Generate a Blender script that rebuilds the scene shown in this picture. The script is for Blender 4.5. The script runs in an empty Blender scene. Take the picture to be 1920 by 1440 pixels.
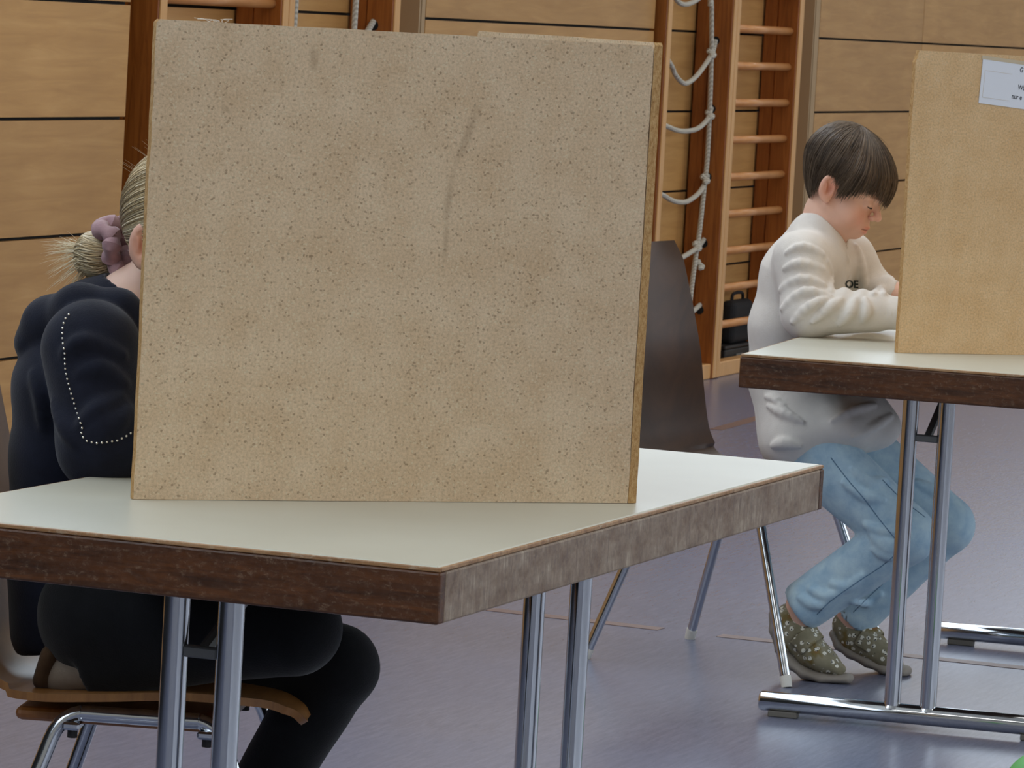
import bpy, bmesh, math, random
import numpy as np
from mathutils import Vector, Matrix, bvhtree

random.seed(7); rng = np.random.default_rng(7)
scene = bpy.context.scene
col = scene.collection

# ------------------------------------------------------------------ camera
F = 8338.0; PITCH = .083; ROLL = .056; CH = 1.3861
fw = np.array([0, math.cos(PITCH), -math.sin(PITCH)]); _u = np.array([0, math.sin(PITCH), math.cos(PITCH)]); _r = np.array([1., 0, 0])
rt = math.cos(ROLL)*_r + math.sin(ROLL)*_u; up = -math.sin(ROLL)*_r + math.cos(ROLL)*_u
CAM = np.array([0, 0, CH])
cd = bpy.data.cameras.new('camera'); cam = bpy.data.objects.new('camera', cd); col.objects.link(cam)
cd.sensor_width = 36; cd.lens = F*36/1920; cd.clip_end = 200; cd.clip_start = .05
M = Matrix([[rt[i], up[i], -fw[i], CAM[i]] for i in range(3)] + [[0, 0, 0, 1]])
cam.matrix_world = M
cd.dof.use_dof = True; cd.dof.focus_distance = 6.6; cd.dof.aperture_fstop = 50
scene.camera = cam

# ------------------------------------------------------------------ world, light, exposure
w = bpy.data.worlds.new('world'); scene.world = w; w.use_nodes = True
w.node_tree.nodes['Background'].inputs[0].default_value = (.75, .85, 1, 1)
w.node_tree.nodes['Background'].inputs[1].default_value = .3
vs = scene.view_settings
vs.view_transform = 'Standard'; vs.look = 'None'; vs.gamma = 1; vs.exposure = -0.5; vs.use_curve_mapping = False

# hall frame: the panelled wall runs along DU (away from the camera), NW points into the hall
WO = np.array([0, 15.286, 0]); TH_ = 1.235
DU = np.array([math.cos(TH_), math.sin(TH_), 0]); NW = np.array([math.sin(TH_), -math.cos(TH_), 0])
def hall(u, d, z): return WO + DU*u + NW*d + np.array([0, 0, z])
HALL_U0, HALL_U1, HALL_D, HALL_H = -21.0, 14.0, 13.0, 6.2

def area(name, pos, xdir, normal, sx, sy, power, color):
    l = bpy.data.lights.new(name, 'AREA'); l.shape = 'RECTANGLE'; l.size = sx; l.size_y = sy; l.energy = power; l.color = color
    o = bpy.data.objects.new(name, l); col.objects.link(o)
    x = Vector(xdir).normalized(); z = -Vector(normal).normalized(); y = z.cross(x)
    m = Matrix((x, y, z)).transposed().to_4x4(); m.translation = Vector(pos); o.matrix_world = m
    return o
# daylight through the clerestory above the panelled wall and the window wall opposite
area('clerestory_daylight', hall(-3, .10, 4.38), DU, NW + np.array([0, 0, -.10]), 30, 2.6, 840, (.80, .90, 1))
area('window_wall_daylight', hall(-4, HALL_D-.1, 3.6), DU, -NW, 30, 3.4, 480, (.88, .94, 1))
for k, u_ in enumerate((-13, -5, 3, 11)):  # unseen lamp rows, added for general light
    area('ceiling_lamp_light', hall(u_, 5.5, HALL_H-.22), NW, (0, 0, -1), 8.0, .8, 130, (1, .96, .90))

# ------------------------------------------------------------------ helpers
def ray(x, y): return fw + (x-960)/F*rt - (y-720)/F*up
def atZ(x, y, z): d = ray(x, y); return CAM + d*((z-CH)/d[2])
def atP(x, y, p, n): d = ray(x, y); return CAM + d*(((np.array(p)-CAM) @ n)/(d @ n))

def tag(o, label=None, cat=None, group=None, kind=None):
    if label: o['label'] = label
    if cat: o['category'] = cat
    if group: o['group'] = group
    if kind: o['kind'] = kind
    return o
def empty(name, loc=(0, 0, 0), rz=0):
    o = bpy.data.objects.new(name, None); col.objects.link(o); o.location = loc; o.rotation_euler = (0, 0, rz); o.empty_display_size = .1
    return o
def link(name, me, mat=None, parent=None, smooth=False):
    o = bpy.data.objects.new(name, me); col.objects.link(o)
    if mat and not me.materials: me.materials.append(mat)
    if parent: o.parent = parent
    if smooth: me.polygons.foreach_set('use_smooth', [True]*len(me.polygons))
    return o
class MB:
    def __init__(s): s.v = []; s.f = []
    def add(s, v, f):
        n = len(s.v); s.v += [tuple(map(float, p)) for p in v]; s.f += [tuple(i+n for i in q) for q in f]; return s
    def box(s, lo, hi, M=None):
        x0, y0, z0 = lo; x1, y1, z1 = hi
        v = [(x0,y0,z0),(x1,y0,z0),(x1,y1,z0),(x0,y1,z0),(x0,y0,z1),(x1,y0,z1),(x1,y1,z1),(x0,y1,z1)]
        if M: v = [tuple(M @ Vector(p)) for p in v]
        return s.add(v, [(0,3,2,1),(4,5,6,7),(0,1,5,4),(1,2,6,5),(2,3,7,6),(3,0,4,7)])
    def tube(s, path, r, n=14, cap=True, rz=None):
        P = [np.array(p, float) for p in path]; rs = r if hasattr(r, '__len__') else [r]*len(P)
        T = []
        for i in range(len(P)):
            t = P[min(i+1, len(P)-1)] - P[max(i-1, 0)]; T.append(t/np.linalg.norm(t))
        a = np.array([0, 0, 1.]) if abs(T[0][2]) < .9 else np.array([1., 0, 0])
        nrm = np.cross(T[0], a); nrm /= np.linalg.norm(nrm)
        v = []; f = []
        for i, p in enumerate(P):
            nrm = nrm - T[i]*(nrm @ T[i]); nrm /= np.linalg.norm(nrm); b = np.cross(T[i], nrm)
            for k in range(n):
                q = 2*math.pi*k/n; v.append(p + rs[i]*(math.cos(q)*nrm + math.sin(q)*b))
        for i in range(len(P)-1):
            for k in range(n):
                k2 = (k+1) % n; f.append((i*n+k, i*n+k2, (i+1)*n+k2, (i+1)*n+k))
        if cap: f.append(tuple(range(n-1, -1, -1))); f.append(tuple((len(P)-1)*n+k for k in range(n)))
        return s.add(v, f)
    def mesh(s, name):
        me = bpy.data.meshes.new(name); me.from_pydata(s.v, [], s.f); me.update(); return me
    def build(s, name, mat=None, parent=None, bevel=0, seg=2, smooth=False):
        me = s.mesh(name)
        if bevel:
            bm = bmesh.new(); bm.from_mesh(me)
            bmesh.ops.bevel(bm, geom=list(bm.edges), offset=bevel, segments=seg, profile=.5, affect='EDGES', clamp_overlap=True)
            bm.to_mesh(me); bm.free()
        o = link(name, me, mat, parent, smooth)
        if smooth: autosmooth(me)
        return o
def autosmooth(me, ang=40):
    bm = bmesh.new(); bm.from_mesh(me)
    bmesh.ops.recalc_face_normals(bm, faces=bm.faces)
    for e in bm.edges:
        e.smooth = not (len(e.link_faces) == 2 and e.calc_face_angle(0) > math.radians(ang))
    for f in bm.faces: f.smooth = True
    bm.to_mesh(me); bm.free()
def arc(p0, p1, p2, n=6):      # quadratic bezier
    p0, p1, p2 = map(np.array, (p0, p1, p2)); return [(1-t)**2*p0 + 2*t*(1-t)*p1 + t*t*p2 for t in np.linspace(0, 1, n)]
def catmull(pts, n=8):
    P = [np.array(p, float) for p in pts]; P = [2*P[0]-P[1]] + P + [2*P[-1]-P[-2]]; out = []
    for i in range(1, len(P)-2):
        for t in np.linspace(0, 1, n, endpoint=False):
            out.append(.5*((2*P[i]) + (-P[i-1]+P[i+1])*t + (2*P[i-1]-5*P[i]+4*P[i+1]-P[i+2])*t*t + (-P[i-1]+3*P[i]-3*P[i+1]+P[i+2])*t**3))
    out.append(P[-2]); return out

# ------------------------------------------------------------------ materials
def lin(r, g, b):
    f = lambda c: (c/255)/12.92 if c/255 <= .04045 else ((c/255+.055)/1.055)**2.4
    return (f(r), f(g), f(b), 1)
class Mat:
    def __init__(s, name, base=(.5,.5,.5,1), rough=.5, metal=0, spec=.5):
        s.m = bpy.data.materials.new(name); s.m.use_nodes = True; s.t = s.m.node_tree; s.b = s.t.nodes['Principled BSDF']
        s.b.inputs['Base Color'].default_value = base; s.b.inputs['Roughness'].default_value = rough; s.b.inputs['Metallic'].default_value = metal
        s.b.inputs['Specular IOR Level'].default_value = spec
    def n(s, typ, **kw):
        nd = s.t.nodes.new(typ)
        for k, v in kw.items():
            if k in nd.inputs.keys() if isinstance(k, str) else False: nd.inputs[k].default_value = v
            else: setattr(nd, k, v)
        return nd
    def l(s, a, b): s.t.links.new(a, b)
    def coord(s, scale=(1,1,1), rot=(0,0,0), loc=(0,0,0), which='Object'):
        tc = s.n('ShaderNodeTexCoord'); mp = s.n('ShaderNodeMapping')
        mp.inputs['Scale'].default_value = scale; mp.inputs['Rotation'].default_value = rot; mp.inputs['Location'].default_value = loc
        s.l(tc.outputs[which], mp.inputs[0]); return mp.outputs[0]
    def noise(s, vec, scale, detail=3, rough=.5, dist=0):
        nd = s.n('ShaderNodeTexNoise'); nd.inputs['Scale'].default_value = scale; nd.inputs['Detail'].default_value = detail
        nd.inputs['Roughness'].default_value = rough; nd.inputs['Distortion'].default_value = dist
        s.l(vec, nd.inputs['Vector']); return nd.outputs['Fac']
    def vor(s, vec, scale, out='Distance', feature='F1'):
        nd = s.n('ShaderNodeTexVoronoi'); nd.feature = feature; nd.inputs['Scale'].default_value = scale; s.l(vec, nd.inputs['Vector']); return nd.outputs[out]
    def ramp(s, fac, stops):
        nd = s.n('ShaderNodeValToRGB'); cr = nd.color_ramp
        while len(cr.elements) < len(stops): cr.elements.new(.5)
        for e, (p, c) in zip(cr.elements, stops): e.position = p; e.color = c if hasattr(c, '__len__') else (c, c, c, 1)
        s.l(fac, nd.inputs[0]); return nd.outputs[0]
    def mix(s, fac, a, b, mode='MIX'):
        nd = s.n('ShaderNodeMix'); nd.data_type = 'RGBA'; nd.blend_type = mode
        for v, i in ((fac, 0), (a, 6), (b, 7)):
            if hasattr(v, 'links') or isinstance(v, bpy.types.NodeSocket): s.l(v, nd.inputs[i])
            else: nd.inputs[i].default_value = v
        return nd.outputs[2]
    def bump(s, h, strength=.2, dist=.01):
        nd = s.n('ShaderNodeBump'); nd.inputs['Strength'].default_value = strength; nd.inputs['Distance'].default_value = dist
        s.l(h, nd.inputs['Height']); s.l(nd.outputs[0], s.b.inputs['Normal'])
    def base(s, c): s.l(c, s.b.inputs['Base Color'])
    def rough(s, c): s.l(c, s.b.inputs['Roughness'])

M = {}
def simple(name, rgb, rough=.5, metal=0, spec=.5): M[name] = Mat(name, lin(*rgb), rough, metal, spec).m

def make_materials():
    # birch veneer wall panels
    m = Mat('birch_panel', rough=.42); v = m.coord((.5, 6, 6)); g = m.noise(v, 5, 5, .6, .6)
    v2 = m.coord((1, 1, 1)); g2 = m.noise(v2, 2.3, 2)
    c = m.ramp(g, [(.3, lin(182, 135, 78)), (.55, lin(195, 148, 89)), (.75, lin(205, 159, 100))])
    oi = m.n('ShaderNodeObjectInfo'); tint = m.ramp(oi.outputs['Random'], [(0, (.88, .86, .84, 1)), (1, (1.06, 1.04, 1.0, 1))])
    c = m.mix(1, c, tint, 'MULTIPLY'); t2 = m.ramp(g2, [(.3, (.93, .92, .9, 1)), (.7, (1.05, 1.05, 1.05, 1))]); c = m.mix(1, c, t2, 'MULTIPLY')
    m.base(c); M['birch'] = m.m
    simple('joint_black', (14, 12, 10), .8)
    simple('reveal', (172, 142, 104), .6)
    # orange pine of the climbing frames
    m = Mat('pine_orange', rough=.38); v = m.coord((9, 9, .7)); g = m.noise(v, 6, 5, .6, 1.2)
    c = m.ramp(g, [(.28, lin(122, 64, 18)), (.5, lin(150, 84, 30)), (.75, lin(168, 100, 40))]); m.base(c); M['pine'] = m.m
    m = Mat('pine_light', rough=.35); v = m.coord((9, 9, .7)); g = m.noise(v, 6, 4, .6, 1)
    c = m.ramp(g, [(.3, lin(206, 150, 88)), (.7, lin(224, 172, 112))]); m.base(c); M['pine_light'] = m.m
    m = Mat('rung_wood', rough=.3); v = m.coord((1.2, 14, 14)); g = m.noise(v, 5, 4, .6, .5)
    c = m.ramp(g, [(.3, lin(196, 128, 66)), (.7, lin(216, 152, 92))]); m.base(c); M['rung'] = m.m
    m = Mat('rope', rough=.85); v = m.coord((1, 1, 1)); wv = m.n('ShaderNodeTexWave'); wv.inputs['Scale'].default_value = 38; wv.bands_direction = 'DIAGONAL'; m.l(v, wv.inputs[0])
    c = m.ramp(wv.outputs[1], [(.2, lin(176, 168, 152)), (.8, lin(204, 197, 182))]); m.base(c); m.bump(wv.outputs[1], .5, .003); M['rope'] = m.m
    # particle board
    def chip(name, a, b, dark, stains=(), amt=1.0):
        m = Mat(name, rough=.72, spec=.3); v = m.coord((1, 1, 1)); g = m.noise(v, 14, 4, .6)
        c = m.ramp(g, [(.3, lin(*a)), (.7, lin(*b))])
        fine = m.noise(v, 260, 3, .7); c = m.mix(1, c, m.ramp(fine, [(.22, (.68, .66, .63, 1)), (.5, (1, 1, 1, 1)), (.78, (1.22, 1.21, 1.18, 1))]), 'MULTIPLY')
        vs_ = m.coord((1, .45, 1.2), (0, .5, 0)); ch = m.n('ShaderNodeTexVoronoi'); ch.inputs['Scale'].default_value = 380; ch.inputs['Randomness'].default_value = 1; m.l(vs_, ch.inputs['Vector'])
        sel = m.n('ShaderNodeSeparateColor'); m.l(ch.outputs['Color'], sel.inputs[0])
        c = m.mix(m.ramp(sel.outputs[0], [(.90, 0), (.96, .5*amt)]), c, lin(218, 204, 172))
        c = m.mix(m.ramp(sel.outputs[1], [(.95, 0), (.985, .5*amt)]), c, lin(*dark))
        big = m.n('ShaderNodeTexVoronoi'); big.inputs['Scale'].default_value = 150; m.l(v, big.inputs['Vector'])
        sb = m.n('ShaderNodeSeparateColor'); m.l(big.outputs['Color'], sb.inputs[0])
        near = m.ramp(big.outputs['Distance'], [(.07, 1), (.12, 0)]); pick = m.ramp(sb.outputs[0], [(.90, 0), (.91, .6*amt)])
        both = m.n('ShaderNodeMath', operation='MULTIPLY'); m.l(near, both.inputs[0]); m.l(pick, both.inputs[1])
        c = m.mix(both.outputs[0], c, lin(96, 74, 48))
        for (cx, cz, ang, lx, lz, amt) in stains:
            q = m.coord((1/lx, 0, 1/lz), (0, 0, 0)); tc = m.n('ShaderNodeTexCoord')
            a1 = m.n('ShaderNodeVectorMath', operation='SUBTRACT'); m.l(tc.outputs['Object'], a1.inputs[0]); a1.inputs[1].default_value = (cx, 0, cz)
            mp = m.n('ShaderNodeMapping'); mp.vector_type = 'POINT'; mp.inputs['Rotation'].default_value = (0, ang, 0); m.l(a1.outputs[0], mp.inputs[0])
            a2 = m.n('ShaderNodeVectorMath', operation='MULTIPLY'); m.l(mp.outputs[0], a2.inputs[0]); a2.inputs[1].default_value = (1/lx, 0, 1/lz)
            ln = m.n('ShaderNodeVectorMath', operation='LENGTH'); m.l(a2.outputs[0], ln.inputs[0])
            wob = m.n('ShaderNodeMath', operation='ADD'); nn = m.noise(v, 40, 3); sc = m.n('ShaderNodeMath', operation='MULTIPLY_ADD'); m.l(nn, sc.inputs[0]); sc.inputs[1].default_value = .9; sc.inputs[2].default_value = -.45
            m.l(ln.outputs['Value'], wob.inputs[0]); m.l(sc.outputs[0], wob.inputs[1])
            f = m.ramp(wob.outputs[0], [(.25, amt*.62), (1, 0)]); c = m.mix(f, c, lin(128, 104, 76))
        m.base(c); m.bump(fine, .15, .002); return m.m
    M['chipboard'] = chip('chipboard', (200, 172, 138), (214, 190, 159), (112, 88, 62),
        stains=((.437, .485, -.34, .009, .055, .5), (.415, .40, -.08, .008, .05, .55), (.414, .345, -.03, .006, .035, .5), (.216, .572, .1, .008, .02, .5), (.1, .503, .9, .004, .010, .5), (.096, .095, .4, .012, .012, .35)))
    M['chipboard_warm'] = chip('chipboard_warm', (206, 168, 120), (217, 183, 138), (158, 130, 94), amt=.45)
    m = Mat('chipboard_edge', rough=.9, spec=.2); v = m.coord((60, 60, 30)); g = m.noise(v, 4, 5, .8)
    m.base(m.ramp(g, [(.25, lin(130, 88, 46)), (.45, lin(196, 152, 98)), (.7, lin(222, 186, 134))])); m.bump(g, .8, .004); M['chip_edge'] = m.m
    # table laminate and wooden edging
    m = Mat('laminate', rough=.3, spec=.5); v = m.coord((1, 1, 1)); g = m.noise(v, 3, 3); g2 = m.noise(v, 60, 3)
    c = m.ramp(g, [(.3, lin(196, 194, 178)), (.7, lin(206, 205, 190))]); m.base(c); m.b.inputs['Roughness'].default_value = .32; M['laminate'] = m.m
    def edge(name, cols, wear, wearcol, seed, vertical):
        m = Mat(name, rough=.42); v = m.coord((1.2, 12, 12), loc=(seed, 0, 0)); g = m.noise(v, 5, 5, .65, .8)
        c = m.ramp(g, [(.28, lin(*cols[0])), (.5, lin(*cols[1])), (.75, lin(*cols[2]))])
        sv = m.coord((60, 60, 7) if vertical else (26, 26, 40), loc=(seed, 3, 1)); sc = m.noise(sv, 3, 6, .75, .3)
        bv = m.coord((5, 5, 9), loc=(seed, 0, 5)); bl = m.noise(bv, 3, 4, .7)
        f1 = m.ramp(sc, [(wear[0], 0), (wear[1], 1)]); f2 = m.ramp(bl, [(.34, .15), (.66, 1)])
        mu = m.n('ShaderNodeMath', operation='MULTIPLY'); m.l(f1, mu.inputs[0]); m.l(f2, mu.inputs[1])
        c = m.mix(mu.outputs[0], c, lin(*wearcol)); m.base(c); m.bump(sc, .12, .002)
        m.rough(m.ramp(sc, [(.4, .34), (.6, .6)])); return m.m
    M['edge_dark'] = edge('table_edge_dark', ((50, 28, 12), (82, 47, 20), (112, 66, 30)), (.54, .78), (150, 126, 100), 0, False)
    M['edge_worn'] = edge('table_edge_worn', ((84, 60, 42), (112, 86, 64), (132, 106, 84)), (.34, .62), (182, 166, 146), 7, True)
    M['edge_lip'] = edge('table_edge_lip', ((130, 90, 54), (164, 122, 80), (186, 146, 104)), (.5, .7), (204, 186, 160), 3, False)
    simple('underside', (70, 48, 30), .7)
    m = Mat('chrome', lin(205, 208, 212), .12, 1); v = m.coord((4, 4, 2)); g = m.noise(v, 3, 2); m.rough(m.ramp(g, [(.35, .10), (.75, .18)])); M['chrome'] = m.m
    simple('grey_metal', (120, 120, 118), .45, .6)
    simple('grey_plastic', (112, 108, 100), .6)
    simple('white_plastic', (225, 222, 212), .5)
    simple('dark_rubber', (36, 34, 34), .7)
    # plywood chairs
    def ply(name, cols, rough):
        m = Mat(name, rough=rough); v = m.coord((9, 1.4, 1.4)); g = m.noise(v, 6, 5, .6, .8)
        m.base(m.ramp(g, [(.3, lin(*cols[0])), (.7, lin(*cols[1]))])); m.b.inputs['Coat Weight'].default_value = .2; m.b.inputs['Coat Roughness'].default_value = .35; return m.m
    M['ply_dark'] = ply('plywood_dark', ((62, 40, 24), (84, 56, 34)), .5)
    M['ply_light'] = ply('plywood_light', ((126, 82, 38), (156, 106, 54)), .4)
    M['ply_block'] = ply('plywood_block', ((132, 78, 30), (160, 100, 44)), .45)
    # floor
    m = Mat('linoleum', rough=.34); v = m.coord((1, 1, 1)); vr = m.coord((3.2, 26, 1), (0, 0, .42)); g = m.noise(vr, 3.2, 6, .7, .6); g2 = m.noise(v, 1.1, 3); g3 = m.noise(m.coord((10, 40, 1), (0, 0, .38)), 6, 4, .7)
    c = m.ramp(g, [(.28, lin(102, 104, 121)), (.5, lin(112, 115, 134)), (.74, lin(122, 126, 146))])
    c = m.mix(1, c, m.ramp(g3, [(.28, (.90, .89, .90, 1)), (.5, (1, 1, 1, 1)), (.8, (1.05, 1.05, 1.05, 1))]), 'MULTIPLY')
    c = m.mix(m.ramp(g2, [(.4, 0), (.7, .4)]), c, lin(104, 114, 144)); m.base(c); m.b.inputs['Roughness'].default_value = .27; M['floor'] = m.m
    m = Mat('floor_line', lin(112, 82, 70), .45); M['floor_line'] = m.m
    simple('plaster', (206, 200, 188), .8); simple('ceiling', (200, 196, 186), .85)
    simple('window_frame', (150, 150, 148), .4, .4)
    m = Mat('lamp_diffuser', lin(250, 246, 236), .5); m.b.inputs['Emission Color'].default_value = (1, .93, .82, 1); m.b.inputs['Emission Strength'].default_value = 1.2; M['lamp'] = m.m
    m = Mat('sky_pane', lin(200, 215, 235), .2); m.b.inputs['Emission Color'].default_value = (.80, .90, 1, 1); m.b.inputs['Emission Strength'].default_value = 1.0; M['pane'] = m.m
    simple('black_case', (14, 13, 14), .55); simple('black_bag', (18, 17, 18), .8)
    simple('paper', (224, 226, 232), .7); simple('tape', (196, 178, 148), .35); simple('ink', (40, 42, 52), .7)
    simple('green', (96, 176, 92), .5)
    simple('lint', (214, 205, 190), .9)
    # skin: base colour times tint (lips, brows, cheeks, painted shade in ears and mouth)
    def skin(name, rgb):
        m = Mat(name, rough=.5, spec=.35); at = m.n('ShaderNodeAttribute'); at.attribute_name = 'tint'
        v = m.coord((1, 1, 1)); g = m.noise(v, 40, 3); c = m.mix(1, lin(*rgb), at.outputs['Color'], 'MULTIPLY')
        c = m.mix(1, c, m.ramp(g, [(.3, (.96, .95, .95, 1)), (.7, (1.03, 1.03, 1.03, 1))]), 'MULTIPLY'); m.base(c)
        m.b.inputs['Subsurface Weight'].default_value = .12; m.b.inputs['Subsurface Radius'].default_value = (.012, .005, .003); m.b.inputs['Subsurface Scale'].default_value = .5
        return m.m
    M['skin'] = skin('skin', (238, 194, 172)); M['skin_girl'] = skin('skin_girl', (234, 196, 176))
    def hair(name, cols, rough):
        m = Mat(name, rough=rough, spec=.6); at = m.n('ShaderNodeAttribute'); at.attribute_name = 'strand'
        m.base(m.ramp(at.outputs['Fac'], [(0, lin(*cols[0])), (.5, lin(*cols[1])), (1, lin(*cols[2]))])); return m.m
    M['hair_brown'] = hair('hair_brown', ((60, 47, 35), (94, 77, 60), (138, 119, 98)), .45)
    M['hair_blonde'] = hair('hair_blonde', ((164, 138, 98), (206, 184, 142), (236, 224, 194)), .4)
    def cloth(name, a, b, rough=.9, fine=420, bs=.25):
        m = Mat(name, rough=rough, spec=.2); v = m.coord((1, 1, 1)); g = m.noise(v, 30, 4, .6); f = m.noise(v, fine, 2, .6)
        c = m.ramp(g, [(.3, lin(*a)), (.7, lin(*b))]); m.base(c); m.bump(f, bs, .002); m.b.inputs['Sheen Weight'].default_value = .15; return m.m
    M['sweat'] = cloth('cream_fleece', (226, 220, 212), (234, 228, 220))
    M['navy'] = cloth('navy_fleece', (19, 22, 36), (26, 30, 46))
    M['black_cloth'] = cloth('black_cloth', (12, 12, 14), (18, 18, 21))
    M['jeans'] = cloth('pale_denim', (160, 192, 214), (198, 222, 232), .85, 700, .35)
    M['jeans_seam'] = cloth('denim_seam', (88, 118, 146), (102, 132, 158))
    M['sock'] = cloth('grey_sock', (132, 120, 108), (150, 138, 124))
    M['slipper'] = cloth('brown_slipper', (72, 52, 36), (92, 70, 48))
    M['scrunchie'] = cloth('mauve_velvet', (158, 122, 128), (186, 152, 156), .6)
    simple('sole', (142, 134, 124), .7)
    simple('stud', (230, 226, 214), .2, .9)
    simple('logo', (52, 60, 58), .8)
    simple('lash', (52, 36, 30), .7)
    # shoe cloth printed with little footballs
    m = Mat('football_print', rough=.9, spec=.2); v = m.coord((1, 1, 1)); g = m.noise(v, 22, 3)
    c = m.ramp(g, [(.38, lin(126, 120, 98)), (.55, lin(142, 136, 114)), (.64, lin(122, 108, 68)), (.72, lin(140, 98, 60))])
    vo = m.n('ShaderNodeTexVoronoi'); vo.inputs['Scale'].default_value = 66; vo.inputs['Randomness'].default_value = .75; m.l(v, vo.inputs['Vector'])
    ball = m.ramp(vo.outputs['Distance'], [(.31, 1), (.34, 0)])
    sp = m.n('ShaderNodeTexVoronoi'); sp.inputs['Scale'].default_value = 210; m.l(v, sp.inputs['Vector'])
    bc = m.ramp(sp.outputs['Distance'], [(.30, lin(28, 28, 30)), (.40, lin(222, 220, 206))])
    m.base(m.mix(ball, c, bc)); M['football'] = m.m
make_materials()

# ================================================================== the hall
def build_hall():
    fl = MB().box((HALL_U0, -HALL_D, -.12), (HALL_U1, .3, 0)).build('floor', M['floor']); fl.location = WO; fl.rotation_euler.z = TH_; tag(fl, kind='structure')
    inv = Matrix.Translation(Vector(WO)) @ Matrix.Rotation(TH_, 4, 'Z'); inv = inv.inverted()
    def line(pa, pb, wd, za=0):
        a, b = atZ(*pa, 0), atZ(*pb, 0); t = (b-a)/np.linalg.norm(b-a); s = np.array([-t[1], t[0], 0])*wd/2
        v = [inv @ Vector(p + np.array([0, 0, z])) for z in (0.0001, .0012) for p in (a-s, b-s, b+s, a+s)]
        MB().add(v, [(0,3,2,1),(4,5,6,7),(0,1,5,4),(1,2,6,5),(2,3,7,6),(3,0,4,7)]).build('line_marking', M['floor_line'], fl)
    line((918, 1143), (1240, 1180), .05); line((1349, 1192), (2080, 1270), .05); line((1342, 806), (1480, 767), .05)
    root = bpy.data.objects.new('wall_left', None)
    s0 = 1.355; S = .312; rows = [.0, .107] + [.107+S*k for k in range(1, 10)]
    nA = (-3.32, -1.087); nB = (1.38, 3.58); TOP = rows[-1]
    mb = MB()
    for a, b, y in [(HALL_U0, nA[0], .018), (nA[0], nA[1], .138), (nA[1], nB[0], .018), (nB[0], nB[1], .138), (nB[1], HALL_U1, .018)]:
        mb.box((a, y, 0), (b, .3, TOP))
    wl = mb.build('wall_left', M['joint_black']); wl.location = WO; wl.rotation_euler.z = TH_; tag(wl, kind='structure')
    cols = [(-8.1, -5.72, 0), (-5.72, nA[0], 0), (nA[0]+.005, nA[1]-.015, .12), (-1.04, nB[0], 0), (nB[0]+.005, nB[1]-.015, .12), (3.66, 5.42, 0), (5.42, 7.9, 0), (7.9, 10.3, 0)]
    for ci, (a, b, y) in enumerate(cols):
        me = None
        for i in range(len(rows)-1):
            g = .0045
            lo, hi = rows[i]+(g if i else 0), rows[i+1]-g
            o = MB().box((-(b-a)/2+.003, 0, -(hi-lo)/2), ((b-a)/2-.003, .0175, (hi-lo)/2)).build('panel', M['birch'], wl)
            o.location = ((a+b)/2, y, (lo+hi)/2)
    for k, (u0, u1, y0, y1) in enumerate([(nA[1]-.012, nA[1], .0, .138), (nB[1]-.012, nB[1], .0, .138), (nA[1]+.010, -1.044, .0, .018), (nB[1]+.012, 3.656, .0, .018)]):
        o = MB().box((u0, y0, 0), (u1, y1, TOP)).build('trim_%d' % (k+1), M['reveal'], wl); tag(o, kind='structure')
    # plaster above the panelling with the clerestory band
    pl = MB().box((HALL_U0, 0, TOP+.002), (HALL_U1, .3, 2.99)).box((HALL_U0, 0, 5.75), (HALL_U1, .3, HALL_H)).build('wall_upper', M['plaster']); pl.location = WO; pl.rotation_euler.z = TH_; tag(pl, kind='structure')
    def windows(nm, d, z0, z1, us, inward):
        for i in range(len(us)-1):
            a, b = us[i], us[i+1]; y = -d
            fr = MB()
            for (x0, x1, q0, q1) in ((a, a+.06, z0, z1), (b-.06, b, z0, z1), (a+.06, b-.06, z0, z0+.06), (a+.06, b-.06, z1-.06, z1)): fr.box((x0, y+.08, q0), (x1, y+.16, q1))
            o = fr.build('window_%d' % (nm+i), M['window_frame']); o.location = WO; o.rotation_euler.z = TH_; tag(o, kind='structure')
            p = MB().box((a+.06, y+.11, z0+.06), (b-.06, y+.13, z1-.06)).build('pane', M['pane'], o)
    us = list(np.linspace(-18, 12, 11)); windows(1, 0, 2.99, 5.75, us, 1)
    windows(21, HALL_D+.24, 1.9, 5.3, us, -1)
    def shell(name, lo, hi, mat='plaster'):
        o = MB().box(lo, hi).build(name, M[mat]); o.location = WO; o.rotation_euler.z = TH_; tag(o, kind='structure')
    o = MB().box((HALL_U0, -HALL_D-.3, 0), (HALL_U1, -HALL_D, 1.9)).box((HALL_U0, -HALL_D-.3, 5.3), (HALL_U1, -HALL_D, HALL_H)).build('wall_right', M['plaster']); o.location = WO; o.rotation_euler.z = TH_; tag(o, kind='structure')
    shell('wall_far', (HALL_U1, -HALL_D, 0), (HALL_U1+.3, .3, HALL_H)); shell('wall_near', (HALL_U0-.3, -HALL_D, 0), (HALL_U0, .3, HALL_H))
    shell('ceiling', (HALL_U0, -HALL_D, HALL_H), (HALL_U1, .3, HALL_H+.2), 'ceiling')
    names = ['ceiling lamp row nearest the camera end of the hall', 'second ceiling lamp row from the camera end', 'third ceiling lamp row from the camera end', 'ceiling lamp row at the far end of the hall']
    for k, u_ in enumerate((-13, -5, 3, 11)):  # housings and diffusers for the added, unseen ceiling lights
        e = empty('ceiling_lamp', hall(u_, 5.5, HALL_H), TH_); tag(e, names[k], 'lamp', 'ceiling lamp rows')
        MB().box((-.48, -4.1, -.16), (.48, 4.1, 0)).build('housing', M['window_frame'], e)
        MB().box((-.42, -4.02, -.185), (.42, 4.02, -.162)).build('diffuser', M['lamp'], e)
    return wl
wall_left = build_hall()

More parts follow.
